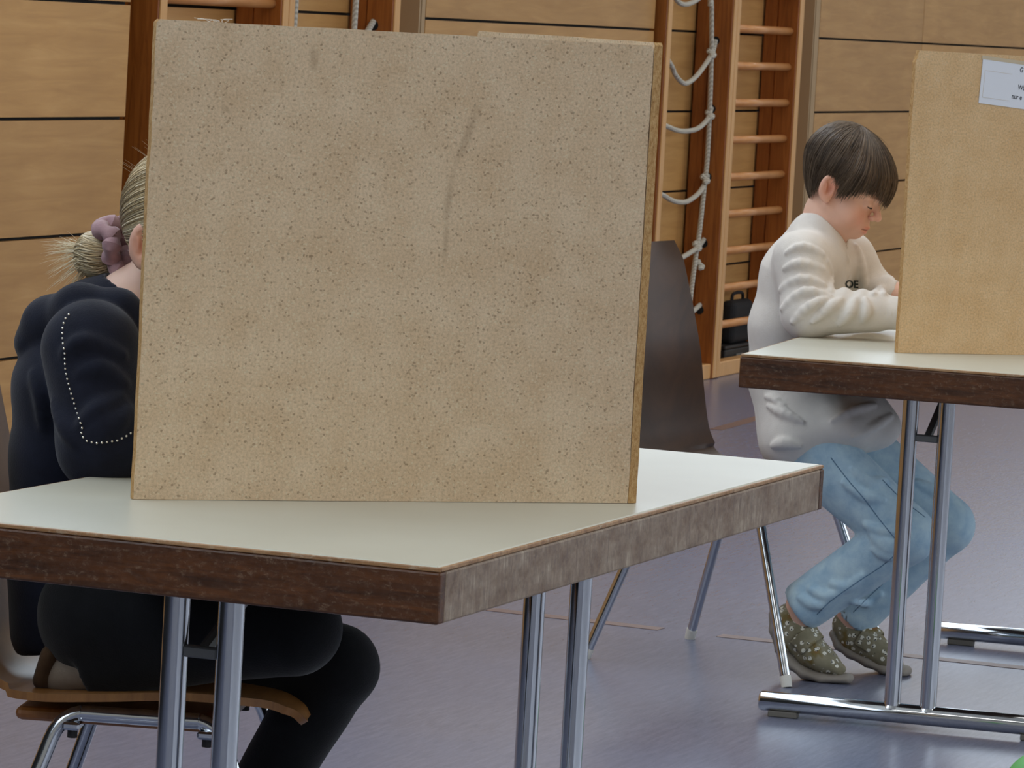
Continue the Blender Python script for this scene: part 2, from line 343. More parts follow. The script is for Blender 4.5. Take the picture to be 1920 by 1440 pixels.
# ================================================================== climbing frames in the wall recesses
def build_frame(label, stiles, ladder, net, wide):
    root = empty('climbing_frame', hall((stiles[0][0]+stiles[-1][1])/2, 0, 0), TH_); tag(root, label, 'climbing frame', 'climbing frames on the panelled wall')
    cx = (stiles[0][0]+stiles[-1][1])/2
    for (a, b) in stiles:
        MB().box((a-cx+.004, .056, 0), (b-cx-.004, .112, 2.75)).build('rear_stile', M['pine'], root, .003, 1)
        st = MB().box((a-cx, -.034, 0), (b-cx, .055, 2.75)).build('stile', M['pine'], root, .003, 1)
        MB().box((a-cx+.002, -.0405, .004), (b-cx-.002, -.0342, 2.748)).build('facing', M['pine_light'], st, .0015, 1)
    MB().box((ladder[0]-cx, -.03, .0), (ladder[1]-cx, .028, .06)).build('sill', M['pine_light'], root, .004, 1)
    MB().box((net[0]-cx, -.03, .0), (net[1]-cx, .028, .06)).build('sill', M['pine_light'], root, .004, 1)
    rm = MB().tube([(0, 0, 0), (ladder[1]-ladder[0], 0, 0)], .016, 16).mesh('rung')
    rm.polygons.foreach_set('use_smooth', [True]*len(rm.polygons)); rm.materials.append(M['rung'])
    for k in range(18):
        o = link('rung', rm, None, root); o.location = (ladder[0]-cx, 0, .203+.1467*k)
    inv = (Matrix.Translation(Vector(hall(cx, 0, 0))) @ Matrix.Rotation(TH_, 4, 'Z')).inverted()
    def px(x, y, d=-.03): return np.array(inv @ Vector(atP(x, y, hall(0, d, 0), NW)))
    hz = [1.325, 1.058, .792, .53, .268]
    hole = MB().tube([(0, 0, 0), (.002, 0, 0)], .017, 14).mesh('hole'); hole.materials.append(M['joint_black'])
    zs = [hz[0]+.266*k for k in range(5, 0, -1)] + hz
    for z in zs:
        h = link('rope_hole', hole, None, root); h.location = (net[1]-cx-.0022, .03, z)
    rr = .0098
    def rope(name, pts, n=7): MB().tube(catmull(pts, n), rr, 9).build(name, M['rope'], root, smooth=True)
    x0, x1 = net[0]-cx, net[1]-cx
    if wide:   # slack ropes traced where they hang
        L = [[(1258,122),(1266,140),(1281,156),(1295,152),(1312,135),(1335,100),(1349,76)], [(1251,237),(1268,244),(1285,246),(1308,241),(1326,224),(1340,202)],
             [(1243,366),(1256,374),(1272,379),(1290,377),(1310,362),(1324,340),(1331,327)], [(1262,491),(1282,481),(1300,470),(1312,459),(1321,449)], [(1262,612),(1284,597),(1300,583),(1311,572)]]
        for i, l in enumerate(L):
            p = [px(*q) for q in l]; p[-1][0] = x1-.001
            st = np.array([x0+.002, .03, p[0][2] + (.10 if i == 0 else .03)])
            if p[0][0] > st[0] + .02: p = [st] + p
            rope('slack_rope', p)
        v = [px(*q) for q in [(1334,-40),(1334,5),(1334,95),(1331,200),(1326,300),(1321,345),(1312,430),(1304,485),(1296,545),(1287,630),(1279,690)]]
        v = [np.array([v[0][0]+.01, .03, 2.7])] + v; rope('hanging_rope', v, 6)
        kn = [(1333, 100), (1330, 215), (1321, 336), (1311, 497), (1306, 462)]
        for q in kn:
            p = px(*q); a = p + np.array([-.02, -.004, -.012]); b = p + np.array([.02, .004, .014])
            MB().tube(catmull([a, p+np.array([.006, -.012, -.006]), p+np.array([-.004, .008, .008]), b], 4), [.005]+[.0108]*11+[.005], 8).build('knot', M['rope'], root, smooth=True)
        for z in zs[:5]:
            rope('slack_rope', [np.array([x0+.002, .03, z+.04]), np.array([(x0+x1)/2-.1, .03, z-.13]), np.array([x1-.15, .03, z-.08]), np.array([x1-.001, .03, z])])
    else:
        va = [px(555, 5)[0], px(667, 20)[0]]
        for q in va: rope('hanging_rope', [np.array([q+.004, .03, 2.7]), np.array([q, .03, 1.6]), np.array([q-.006, .03, 1.3]), np.array([q-.012, .034, .7]), np.array([q-.02, .03, .1])])
        for z in zs:
            zz = z + (0.012 if abs(z-hz[0]) < .01 else 0)
            rope('slack_rope', [np.array([x0+.002, .03, z+.02]), np.array([va[0], .03, z-.06]), np.array([(va[0]+va[1])/2, .03, z-.13]), np.array([va[1]+.02, .03, z-.07]), np.array([x1-.001, .03, zz])])
    return root
build_frame('wooden climbing frame with rungs and grey ropes, behind the girl\'s voting screen', [(-3.21, -3.163), (-2.33, -2.286), (-2.284, -2.24), (-1.42, -1.37)], (-3.163, -2.33), (-2.24, -1.42), False)
build_frame('orange wooden climbing frame with wall bars and slack grey ropes beside the boy', [(1.42, 1.47), (2.27, 2.314), (2.316, 2.36), (3.21, 3.27)], (2.36, 3.21), (1.47, 2.27), True)

def black_things():
    e = empty('equipment_case', hall(2.86, -.07, 0), TH_); tag(e, 'low black case on the floor behind the lowest wall bars', 'case')
    MB().box((-.19, -.036, .004), (.19, .036, .088)).build('body', M['black_case'], e, .006); MB().box((-.195, -.038, .089), (.195, .038, .104)).build('lid', M['black_case'], e, .005)
    MB().box((-.05, -.044, .05), (.05, -.037, .066)).build('handle', M['grey_metal'], e, .002)
    e = empty('sports_bag', hall(2.92, -.07, .1045), TH_); tag(e, 'upright black bag standing on the low case behind the wall bars', 'bag')
    MB().box((-.145, -.034, 0), (.145, .034, .175)).build('body', M['black_bag'], e, .03, 4); MB().tube(catmull([(-.08, 0, .168), (-.06, 0, .2), (.06, 0, .2), (.08, 0, .168)], 5), .007, 8).build('handle', M['black_bag'], e)
black_things()

# ================================================================== tables
TZ = .74; TW = .7224; TL = 1.5916; TT = .068; TE = .144; TP = .0729
N1 = np.array([-.0705, 5.1376, 0]); A1 = -.3496; U1 = np.array([math.cos(A1), math.sin(A1), 0]); V1 = np.array([-math.sin(A1), math.cos(A1), 0])
N2 = np.array([.4488, 8.8022, 0]); A2 = -.2502; U2 = np.array([math.cos(A2), math.sin(A2), 0]); V2 = np.array([-math.sin(A2), math.cos(A2), 0])
O1 = N1 - U1*TW
def build_table(o, a, label, worn, shift):
    r = empty('folding_table', o, a); tag(r, label, 'table', 'folding tables')
    w, l = TW, TL
    MB().box((.006, .006, TZ-.012), (w-.006, l-.006, TZ)).build('tabletop', M['laminate'], r, .0015, 1)
    MB().box((.021, .021, TZ-TT+.006), (w-.021, l-.021, TZ-.0125)).build('core', M['underside'], r)
    z0, z1 = TZ-TT, TZ-.0064
    mf = M['edge_dark']; ml = M[worn]
    for (lo, hi, m) in (((0, 0, z0), (w, .020, z1), mf), ((0, l-.020, z0), (w, l, z1), mf), ((0, .0202, z0), (.020, l-.0202, z1), ml), ((w-.020, .0202, z0), (w, l-.0202, z1), ml)):
        MB().box(lo, hi).build('edge_band', m, r, .003, 2)
    zl = TZ-.0062
    for lo, hi in (((.001, .001, zl), (w-.001, .0055, TZ-.001)), ((.001, l-.0055, zl), (w-.001, l-.001, TZ-.001)), ((.001, .0057, zl), (.0055, l-.0057, TZ-.001)), ((w-.0055, .0057, zl), (w-.001, l-.0057, TZ-.001))):
        MB().box(lo, hi).build('edge_lip', M['edge_lip'], r, .0012, 2)
    for y, s, f in ((TE, 0, 1), (l-TE, shift, -1)):
        c = w/2 + s
        x0, x1 = .0545 + s, w - .0545 + min(s, .05)
        fb = MB().tube([(x0, y, .030), (x0+.004, y, .030), (x1-.004, y, .030), (x1, y, .030)], [.017, .020, .020, .017], 20).build('foot_bar', M['chrome'], r, smooth=True)
        for q in (x0+.05, x1-.05): MB().box((q-.03, y-.014, 0), (q+.03, y+.014, .0125)).build('foot_pad', M['grey_plastic'], fb, .002, 1)
        for x in (c-TP/2, c+TP/2):
            po = MB().tube([(x, y, .040), (x, y, z0+.01)], .0165, 20).build('post', M['chrome'], r, smooth=True)
            MB().tube([(x, y, .037), (x, y, .0405), (x, y, .046)], [.0175, .0205, .0168], 16).build('collar', M['chrome'], po, smooth=True)
        MB().box((c-TP/2+.014, y-.008, .58), (c+TP/2-.014, y+.008, .594)).build('cross_bar', M['grey_metal'], r, .002, 1)
        st = MB().tube([(c, y+f*.008, .588), (c+.012, y+f*.16, z0+.004)], .009, 8).build('strut', M['grey_metal'], r)
    return r
build_table(O1, A1, 'near folding table with pale top, dark front edge and scuffed grey long edge', 'edge_worn', 0)
build_table(N2, A2, 'folding table with pale top and dark wooden edge, in front of the boy', 'edge_dark', .16)

# ================================================================== voting screens
def board_mesh(L, H, T, chip=False, jag=0):
    # upright board in x (length), z (height), thickness y from 0 (front) to T, slightly ragged outline
    r = random.Random(int(L*1000)+jag); pts = []
    def edge(p, q, n):
        for i in range(n):
            t = i/n; x = p[0]+(q[0]-p[0])*t; z = p[1]+(q[1]-p[1])*t
            k = .0009 if 0 < i else 0; pts.append((x + (r.uniform(-k, k) if abs(q[0]-p[0]) < .01 else 0), z + (r.uniform(-k, k)*.6 if abs(q[1]-p[1]) < .02 else 0)))
    if chip: cs = [(0, 0), (L, 0), (L, H), (.006, H), (.004, H-.012), (-.001, H-.024)]
    else: cs = [(0, 0), (L, 0), (L, H-.004), (L-.004, H), (.004, H), (0, H-.004)]
    for i, p in enumerate(cs):
        q = cs[(i+1) % len(cs)]; d = math.hypot(p[0]-q[0], p[1]-q[1]); edge(p, q, 1 if i == 0 else max(1, int(d/.03)))
    n = len(pts); v = [(x, 0, z) for x, z in pts] + [(x, T, z) for x, z in pts]
    f = [tuple(range(n)), tuple(range(2*n-1, n-1, -1))] + [(i+n, (i+1) % n + n, (i+1) % n, i) for i in range(n)]
    return v, f, n
def board(name, L, H, T, face, parent, chip=False, jag=0):
    v, f, n = board_mesh(L, H, T, chip, jag); me = MB().add(v, f).mesh(name); me.materials.append(face); me.materials.append(M['chip_edge'])
    me.polygons.foreach_set('material_index', [0, 0] + [1]*n)
    return link(name, me, None, parent)
B1L = atZ(250, 937, TZ); B1R = atZ(1176, 944, TZ); B2L = atZ(1683, 662, TZ); B2R = atZ(1920, 666, TZ)
def build_screens():
    T = .012
    d = B1R-B1L; L1 = float(np.linalg.norm(d)); a1 = math.atan2(d[1], d[0])
    r = empty('voting_screen', tuple(B1L), a1); tag(r, 'speckled particle board voting screen hiding the girl on the near table', 'voting screen', 'voting screens')
    p = board('side_panel', L1, .6135, T, M['chipboard'], r); p['label'] = 'large speckled board facing the camera with a brown smear'
    p.location = (0, 0, .0005)
    q = board('front_panel', .60, .6178, T, M['chipboard'], r, jag=5); q.location = (L1+.0006, 0, .0005); q.rotation_euler.z = math.pi/2; q.location.x = L1+T+.0012
    for z in (.10, .50):
        h = MB().tube([(L1-.004, T+.004, z-.03), (L1-.004, T+.004, z+.03)], .004, 8).build('hinge', M['grey_metal'], r)
    lint = MB()
    for k in range(7):
        s = random.Random(k); x = .07+.004*k; pts = [np.array([x, .006, .6138]), np.array([x+s.uniform(-.012, .012), .006+s.uniform(-.01, .01), .6155+s.uniform(0, .003)]), np.array([x+s.uniform(-.025, .02), .006+s.uniform(-.02, .02), .6150+s.uniform(0, .004)])]
        lint.tube(catmull(pts, 4), .0005, 4)
    lint.build('lint', M['lint'], r)
    d = B2R-B2L; d /= np.linalg.norm(d); a2 = math.atan2(d[1], d[0])
    r = empty('voting_screen', tuple(B2L), a2); tag(r, 'smooth tan voting screen with a white notice, on the boy\'s table', 'voting screen', 'voting screens')
    p = board('side_panel', .70, .617, T, M['chipboard_warm'], r, True); p.location = (0, 0, .0005)
    q = board('front_panel', .60, .617, T, M['chipboard_warm'], r, jag=9); q.rotation_euler.z = math.pi/2; q.location = (.70+T+.0012, 0, .0005)
    for z in (.10, .50): MB().tube([(.696, T+.004, z-.03), (.696, T+.004, z+.03)], .004, 8).build('hinge', M['grey_metal'], r)
    # notice taped to the second screen
    s = empty('paper_notice', tuple(B2L + d*.157 + np.array([0, 0, .517]) - np.array([-d[1], d[0], 0])*.0008), a2); tag(s, 'white printed notice taped to the tan voting screen', 'notice')
    hgt = .092; wid = .20
    def quad(x0, z0, x1, z1, y, sk=.004): return [(x0 + (z0/hgt)*sk, y, z0 - x0*.075), (x1 + (z0/hgt)*sk, y, z0 - x1*.075), (x1 + (z1/hgt)*sk, y, z1 - x1*.075), (x0 + (z1/hgt)*sk, y, z1 - x0*.075)]
    def slab(name, x0, z0, x1, z1, y0, y1, mat, par):
        v = quad(x0, z0, x1, z1, y0) + quad(x0, z0, x1, z1, y1)
        return MB().add(v, [(0,1,2,3),(7,6,5,4),(1,0,4,5),(2,1,5,6),(3,2,6,7),(0,3,7,4)]).build(name, M[mat], par)
    slab('sheet', 0, 0, wid, hgt, -.0004, .0004, 'paper', s)
    slab('tape', -.003, hgt-.002, wid+.003, hgt+.0055, -.0007, -.0001, 'tape', s)
    for (x0, z0, x1, z1) in ((.008, hgt-.0245, .075, hgt-.0240), (.008, .0125, .075, .013), (.0075, .0125, .008, hgt-.0245)): slab('printed_line', x0, z0, x1, z1, -.0006, -.0004, 'tape', s)
    for txt, x, z, h in (('G', .0955, .0675, .0105), ('W\u00e4', .0935, .0315, .0105), ('nur e', .0795, .0125, .0105)):
        cu = bpy.data.curves.new('lettering', 'FONT'); cu.body = txt; cu.size = h*1.38; cu.extrude = .0001; cu.offset = .00022
        t = bpy.data.objects.new('tmp', cu); col.objects.link(t); bpy.context.view_layer.update()
        me = bpy.data.meshes.new_from_object(t.evaluated_get(bpy.context.evaluated_depsgraph_get())); bpy.data.objects.remove(t)
        o = link('lettering', me, None, s); me.materials.clear(); me.materials.append(M['ink']); o.rotation_euler = (math.pi/2, .075, 0); o.location = (x, -.0006, z - x*.0); o.scale = (.82, 1, 1)
    slab('printed_line', .1135, .0105+.0085, .124, .0115+.0085, -.0006, -.0004, 'ink', s)
build_screens()

# ================================================================== chairs
def build_chair(name, label, pos, ang, ply, block, dx=0, trim=0, dz=0, back=0):
    r = empty(name, pos, ang); tag(r, label, 'chair', 'plywood shell chairs')
    prof = catmull([(.226, .420), (.214, .436), (.180, .448), (.10, .452), (0, .444), (-.09, .438), (-.150, .448), (-.186, .492), (-.203, .56), (-.222, .68), (-.246, .80), (-.262, .885)], 10)
    prof = [np.array([p[0]+dx-(trim*np.clip(p[0]/.22, 0, 1)), p[1]+dz+back*max(0, p[1]-.46)/.42]) for p in prof]; n = len(prof); m = 21
    s = [0.]
    for i in range(1, n): s.append(s[-1] + np.linalg.norm(prof[i]-prof[i-1]))
    s = np.array(s)/s[-1]
    hw = np.interp(s, [0, .03, .10, .30, .45, .55, .70, .85, .95, 1], [.11, .155, .188, .20, .19, .182, .175, .155, .135, .10])
    v = []; T = .0055
    for side in (1, -1):
        for i in range(n):
            t = prof[min(i+1, n-1)] - prof[max(i-1, 0)]; t /= np.linalg.norm(t); nr = np.array([t[1], -t[0]])  # points up / forward
            for k in range(m):
                q = -1+2*k/(m-1); y = q*hw[i]
                dish = .012*(q*q)*(1 if s[i] < .45 else 1.6)
                p = prof[i] + nr*(side*T + dish); v.append((p[0], y, p[1]))
    f = []; N = n*m
    for i in range(n-1):
        for k in range(m-1):
            a = i*m+k; f.append((a, a+1, a+m+1, a+m)); f.append((N+a, N+a+m, N+a+m+1, N+a+1))
    per = [k for k in range(m)] + [i*m+m-1 for i in range(1, n)] + [(n-1)*m+k for k in range(m-2, -1, -1)] + [i*m for i in range(n-2, 0, -1)]
    for i in range(len(per)): a, b = per[i], per[(i+1) % len(per)]; f.append((b, a, N+a, N+b))
    MB().add(v, f).build('seat_shell', M[ply], r, smooth=True)
    MB().box((-.185, -.13, .392), (.10, .13, .425+dz)).build('seat_support', M[block], r, .014, 3)
    for sy in (-1, 1):
        yt = .165*sy; yb = .235*sy
        MB().tube([(-.085, yt, .414), (.075, yt, .414)], .011, 14).build('side_rail', M['chrome'], r, smooth=True)
        for sx, xt, xb in ((-1, -.085, -.245), (1, .075, .245)):
            top = np.array([xt, yt, .414]); k = np.array([xt+sx*.03, yt, .408]); foot = np.array([xb, yb, .012]); kd = k + (foot-k)*.08
            path = arc(top, k, kd, 6) + [foot]
            lg = MB().tube(path, .0108, 14).build('leg', M['chrome'], r, smooth=True)
            dd = (foot-kd)/np.linalg.norm(foot-kd); MB().tube([foot-dd*.012, foot-dd*.004, np.array([foot[0]+dd[0]*.01, foot[1]+dd[1]*.01, .0])], [.0122, .0125, .0115], 12).build('foot_cap', M['white_plastic'], lg, smooth=True)
            MB().box((xt+sx*.012-.012, yt-.018, .392), (xt+sx*.012+.012, yt+.018, .403)).build('bracket', M['chrome'], r, .003, 1)
            MB().tube([(xt+sx*.012, yt, .380), (xt+sx*.012, yt, .3935)], .007, 8).build('bolt', M['dark_rubber'], r)
    return r
CH2 = np.array([.525, 9.655, 0]); CA2 = -.54
build_chair('plywood_chair', 'dark brown shell chair with chrome legs under the boy', tuple(CH2), CA2, 'ply_dark', 'ply_dark', -.035, .04, -.030, .045)
CH1 = np.array([-.455, 6.10, 0]); CA1 = -.09
build_chair('plywood_chair', 'light brown plywood chair the girl kneels on beside the near table', tuple(CH1), CA1, 'ply_light', 'ply_block', -.055, -.03, -.014, .01)

# green ball cut by the corner of the frame
def ball():
    c = atZ(1962, 1588, .0); r_ = .086
    e = empty('ball', (c[0], c[1], 0)); tag(e, 'bright green ball on the floor at the lower right corner', 'ball')
    me = bpy.data.meshes.new('skin'); bm = bmesh.new(); bmesh.ops.create_icosphere(bm, subdivisions=4, radius=r_, matrix=Matrix.Translation((0, 0, r_))); bm.to_mesh(me); bm.free()
    link('cover', me, M['green'], e, True)
    MB().tube([(r_*math.cos(t)*1.002, r_*math.sin(t)*1.002, r_) for t in np.linspace(0, 2*math.pi, 40)], .0012, 6, False).build('seam', M['green'], e)
ball()

# ================================================================== people: smooth implicit surfaces meshed with surface nets
def smin(a, b, k): h = np.clip(.5+.5*(b-a)/k, 0, 1); return b*(1-h)+a*h - k*h*(1-h)
def smax(a, b, k): return -smin(-a, -b, k)
def rc(P, a, b, r1, r2):
    a = np.asarray(a); b = np.asarray(b); ab = b-a; t = np.clip(((P-a) @ ab)/max(ab @ ab, 1e-9), 0, 1)
    return np.linalg.norm(P-a-t[:, None]*ab, axis=1) - (r1+(r2-r1)*t)
def ell(P, c, r): q = (P-np.asarray(c))/np.asarray(r); k0 = np.linalg.norm(q, axis=1); k1 = np.linalg.norm(q/np.asarray(r), axis=1); return k0*(k0-1)/np.maximum(k1, 1e-6)
def ec(P, a, b, ra, rb, lat):    # elliptical cone: radii (lateral, other)
    a = np.asarray(a); b = np.asarray(b); ab = b-a; L2 = max(ab @ ab, 1e-9); t0 = ((P-a) @ ab)/L2; t = np.clip(t0, 0, 1)
    q = P-a-t[:, None]*ab; ql = q @ lat; qo = np.sqrt(np.maximum((q*q).sum(1)-ql*ql, 0))
    rl = ra[0]+(rb[0]-ra[0])*t; ro = ra[1]+(rb[1]-ra[1])*t
    k0 = np.sqrt((ql/rl)**2+(qo/ro)**2); k1 = np.sqrt((ql/rl**2)**2+(qo/ro**2)**2)
    return k0*(k0-1)/np.maximum(k1, 1e-6)
def union(P, prims, k):
    d = None; lo = P.min(0); hi = P.max(0)
    for p in prims:
        kk = p[-1] if isinstance(p[-1], dict) else {}
        q = p[:-1] if kk else p
        if d is not None and q[0] == 'rc' and len(P) > 1:
            m = max(q[3], q[4])+kk.get('k', k)+.02
            if (np.minimum(q[1], q[2])-m > hi).any() or (np.maximum(q[1], q[2])+m < lo).any(): continue
        e = {'rc': rc, 'ec': ec, 'el': ell}[q[0]](P, *q[1:]); d = e if d is None else smin(d, e, kk.get('k', k))
    return d
def snet(fn, xs, ys, zs, bs=6):
    xs, ys, zs = map(np.asarray, (xs, ys, zs)); n = (len(xs), len(ys), len(zs)); V = np.full(n, 1.0)
    ib = [np.arange(0, m, bs) for m in n]
    cx = [np.array([(a[i]+a[min(i+bs, len(a)-1)])/2 for i in ii]) for a, ii in zip((xs, ys, zs), ib)]
    hx = [np.array([(a[min(i+bs, len(a)-1)]-a[i])/2 for i in ii]) for a, ii in zip((xs, ys, zs), ib)]
    C = np.stack(np.meshgrid(*cx, indexing='ij'), -1); Hh = np.sqrt(sum(h**2 for h in np.meshgrid(*hx, indexing='ij')))
    D = fn(C.reshape(-1, 3)).reshape(C.shape[:3]); act = np.abs(D) < Hh*1.25+.006
    up3 = lambda A: A.repeat(bs, 0).repeat(bs, 1).repeat(bs, 2)[:n[0], :n[1], :n[2]]
    V = up3(np.sign(D)); I = np.argwhere(up3(act)); out = np.empty(len(I))
    for i in range(0, len(I), 20000): q = I[i:i+20000]; out[i:i+20000] = fn(np.stack([xs[q[:, 0]], ys[q[:, 1]], zs[q[:, 2]]], 1))
    V[tuple(I.T)] = out
    ins = V < 0
    c = [ins[a:n[0]-1+a, b:n[1]-1+b, d:n[2]-1+d] for a in (0, 1) for b in (0, 1) for d in (0, 1)]
    s = sum(q.astype(np.int8) for q in c); cell = np.argwhere((s > 0) & (s < 8)); ids = -np.ones((n[0]-1, n[1]-1, n[2]-1), int); ids[tuple(cell.T)] = np.arange(len(cell))
    acc = np.zeros((len(cell), 3)); cnt = np.zeros(len(cell)); co = [(a, b, d) for a in (0, 1) for b in (0, 1) for d in (0, 1)]
    for e0 in co:
        for ax in range(3):
            if e0[ax]: continue
            e1 = list(e0); e1[ax] = 1
            p0 = cell+np.array(e0); p1 = cell+np.array(e1); v0 = V[tuple(p0.T)]; v1 = V[tuple(p1.T)]; m = (v0 < 0) != (v1 < 0)
            t = np.where(m, v0/np.where(v0 == v1, 1, v0-v1), 0)[:, None]
            q0 = np.stack([xs[p0[:, 0]], ys[p0[:, 1]], zs[p0[:, 2]]], 1); q1 = np.stack([xs[p1[:, 0]], ys[p1[:, 1]], zs[p1[:, 2]]], 1)
            acc += np.where(m[:, None], q0+t*(q1-q0), 0); cnt += m
    verts = acc/cnt[:, None]; faces = []
    for ax in range(3):
        a1, a2 = (ax+1) % 3, (ax+2) % 3
        lo = [slice(None)]*3; hi = [slice(None)]*3; lo[ax] = slice(0, n[ax]-1); hi[ax] = slice(1, n[ax])
        A = ins[tuple(lo)]; B = ins[tuple(hi)]; E_ = np.argwhere(A != B); E_ = E_[(E_[:, a1] > 0) & (E_[:, a2] > 0) & (E_[:, a1] < n[a1]-1) & (E_[:, a2] < n[a2]-1)]
        if not len(E_): continue
        d1 = np.zeros(3, int); d1[a1] = 1; d2 = np.zeros(3, int); d2[a2] = 1
        q = np.stack([ids[tuple((E_-d1-d2).T)], ids[tuple((E_-d2).T)], ids[tuple(E_.T)], ids[tuple((E_-d1).T)]], 1)
        fl = ~A[tuple(E_.T)]; q[fl] = q[fl][:, ::-1]; faces.append(q)
    return verts, np.concatenate(faces)
def mesh_np(name, v, f):
    me = bpy.data.meshes.new(name); k = f.shape[1]; me.vertices.add(len(v)); me.vertices.foreach_set('co', np.asarray(v, np.float32).ravel())
    me.loops.add(f.size); me.loops.foreach_set('vertex_index', f.astype(np.int32).ravel()); me.polygons.add(len(f))
    me.polygons.foreach_set('loop_start', (np.arange(len(f))*k).astype(np.int32)); me.polygons.foreach_set('use_smooth', np.ones(len(f), bool)); me.update(calc_edges=True); me.validate(); return me
def rng_ax(lo, hi, h, flo=None, fhi=None, hf=None):
    if flo is None: return np.arange(lo, hi+h, h)
    return np.concatenate([np.arange(lo, flo, h), np.arange(max(lo, flo), min(fhi, hi), hf), np.arange(fhi, hi+h, h)]) if flo > lo else np.concatenate([np.arange(lo, fhi, hf), np.arange(fhi, hi+h, h)])
def sdf_obj(name, fn, lo, hi, h, mat, parent, org, fine=None, hf=None):
    ax = [rng_ax(lo[i], hi[i], h, *( (fine[0][i], fine[1][i], hf) if fine else ())) for i in range(3)]
    v, f = snet(fn, *ax); me = mesh_np(name, v-org, f); o = link(name, me, mat, parent); return o, v
def trace(fn, x, y, y0, y1):   # where the sight line of a picture point meets a surface
    d = ray(x, y); d = d/np.linalg.norm(d); t = y0/d[1]; p = CAM+d*t
    for _ in range(90):
        s = float(fn(p[None])[0])
        if s < .0004: break
        p = p+d*s*.8
        if p[1] > y1: break
    return p

def trace_many(fn, xy, y0, y1):
    d = np.array([ray(x, y) for x, y in xy]); d /= np.linalg.norm(d, axis=1, keepdims=True); p = CAM+d*(y0/d[:, 1])[:, None]; live = np.ones(len(p), bool)
    for _ in range(90):
        s = fn(p[live]); q = np.where(s < .0004, 0, s*.8); p[live] += d[live]*q[:, None]
        i = np.flatnonzero(live); live[i[(s < .0004) | (p[i, 1] > y1)]] = False
        if not live.any(): break
    return p

def head_prims():
    def f(L):     # head-local coordinates: x forward, y left, z up, origin between the ears
        A = L*np.array([1, 1, 1]); S = A.copy(); S[:, 1] = np.abs(S[:, 1])
        d = ell(A, (.002, 0, .042), (.092, .071, .078)); d = smin(d, ell(A, (.046, 0, .044), (.046, .056, .05)), .02)
        d = smin(d, ell(A, (.038, 0, -.014), (.051, .053, .068)), .022)
        d = smin(d, rc(S, (.010, .047, -.034), (.068, .012, -.070), .015, .014), .024)
        d = smin(d, ell(A, (.080, 0, -.0675), (.0125, .014, .0125)), .012)
        d = smin(d, ell(S, (.054, .034, -.034), (.028, .026, .028)), .02)
        d = smax(d, -ell(S, (.105, .030, .007), (.017, .019, .011)), .012)
        d = smin(d, ell(S, (.0785, .030, .0045), (.0135, .0155, .0125)), .005)
        d = smin(d, rc(S, (.0885, .012, .0225), (.0765, .044, .0215), .0055, .004), .012)
        d = smin(d, rc(A, (.090, 0, .014), (.1085, 0, -.0155), .0055, .0082), .011)
        d = smin(d, ell(S, (.1005, .0095, -.0205), (.0075, .0062, .0062)), .006)
        d = smin(d, ell(A, (.082, 0, -.048), (.0185, .025, .0205)), .014)
        d = smin(d, rc(S, (.0985, .003, -.0445), (.0885, .0185, -.0495), .0046, .0028), .004)
        d = smin(d, rc(S, (.0958, .0, -.0555), (.0875, .0155, -.0520), .0055, .003), .004)
        d = smax(d, -rc(S, (.1045, .0, -.0497), (.0925, .0195, -.0507), .0019, .0013), .002)
        d = smin(d, rc(A, (.0, 0, .0), (-.002, 0, -.06), .046, .042), .02)
        # ears: rim, bowl and lobe
        E_ = S-np.array([-.004, .0765, -.001]); c, s = math.cos(.42), math.sin(.42); X = E_[:, 0]*c - E_[:, 1]*s; Y = E_[:, 0]*s + E_[:, 1]*c; X2 = X*math.cos(.2)+E_[:, 2]*math.sin(.2); Z2 = -X*math.sin(.2)+E_[:, 2]*math.cos(.2)
        Q = np.stack([X2, Y, Z2], 1); ear = ell(Q, (0, 0, 0), (.0180, .0075, .0295))
        ear = smax(ear, -ell(Q, (.0030, .0078, .004), (.0120, .0085, .0200)), .002); ear = smin(ear, rc(Q, (-.005, .003, .008), (-.003, .003, -.008), .0028, .003), .003)
        ear = smin(ear, ell(Q, (.004, .0, -.024), (.0085, .0055, .009)), .006); d = smin(d, ear, .005)
        return d
    return f
HEAD = head_prims()
class Head:
    def __init__(s, ear_point, yaw, pitch, S):
        f = np.array([math.cos(yaw)*math.cos(pitch), math.sin(yaw)*math.cos(pitch), -math.sin(pitch)]); l = np.array([-math.sin(yaw), math.cos(yaw), 0]); u = np.cross(f, l)
        s.R = np.stack([f, l, u], 1); s.S = S; s.o = np.asarray(ear_point) + l*.076*S
    def loc(s, P): return (P-s.o) @ s.R/s.S
    def wor(s, L): return s.o + (np.asarray(L)*s.S) @ s.R.T
    def sdf(s, P): return HEAD(s.loc(P))*s.S
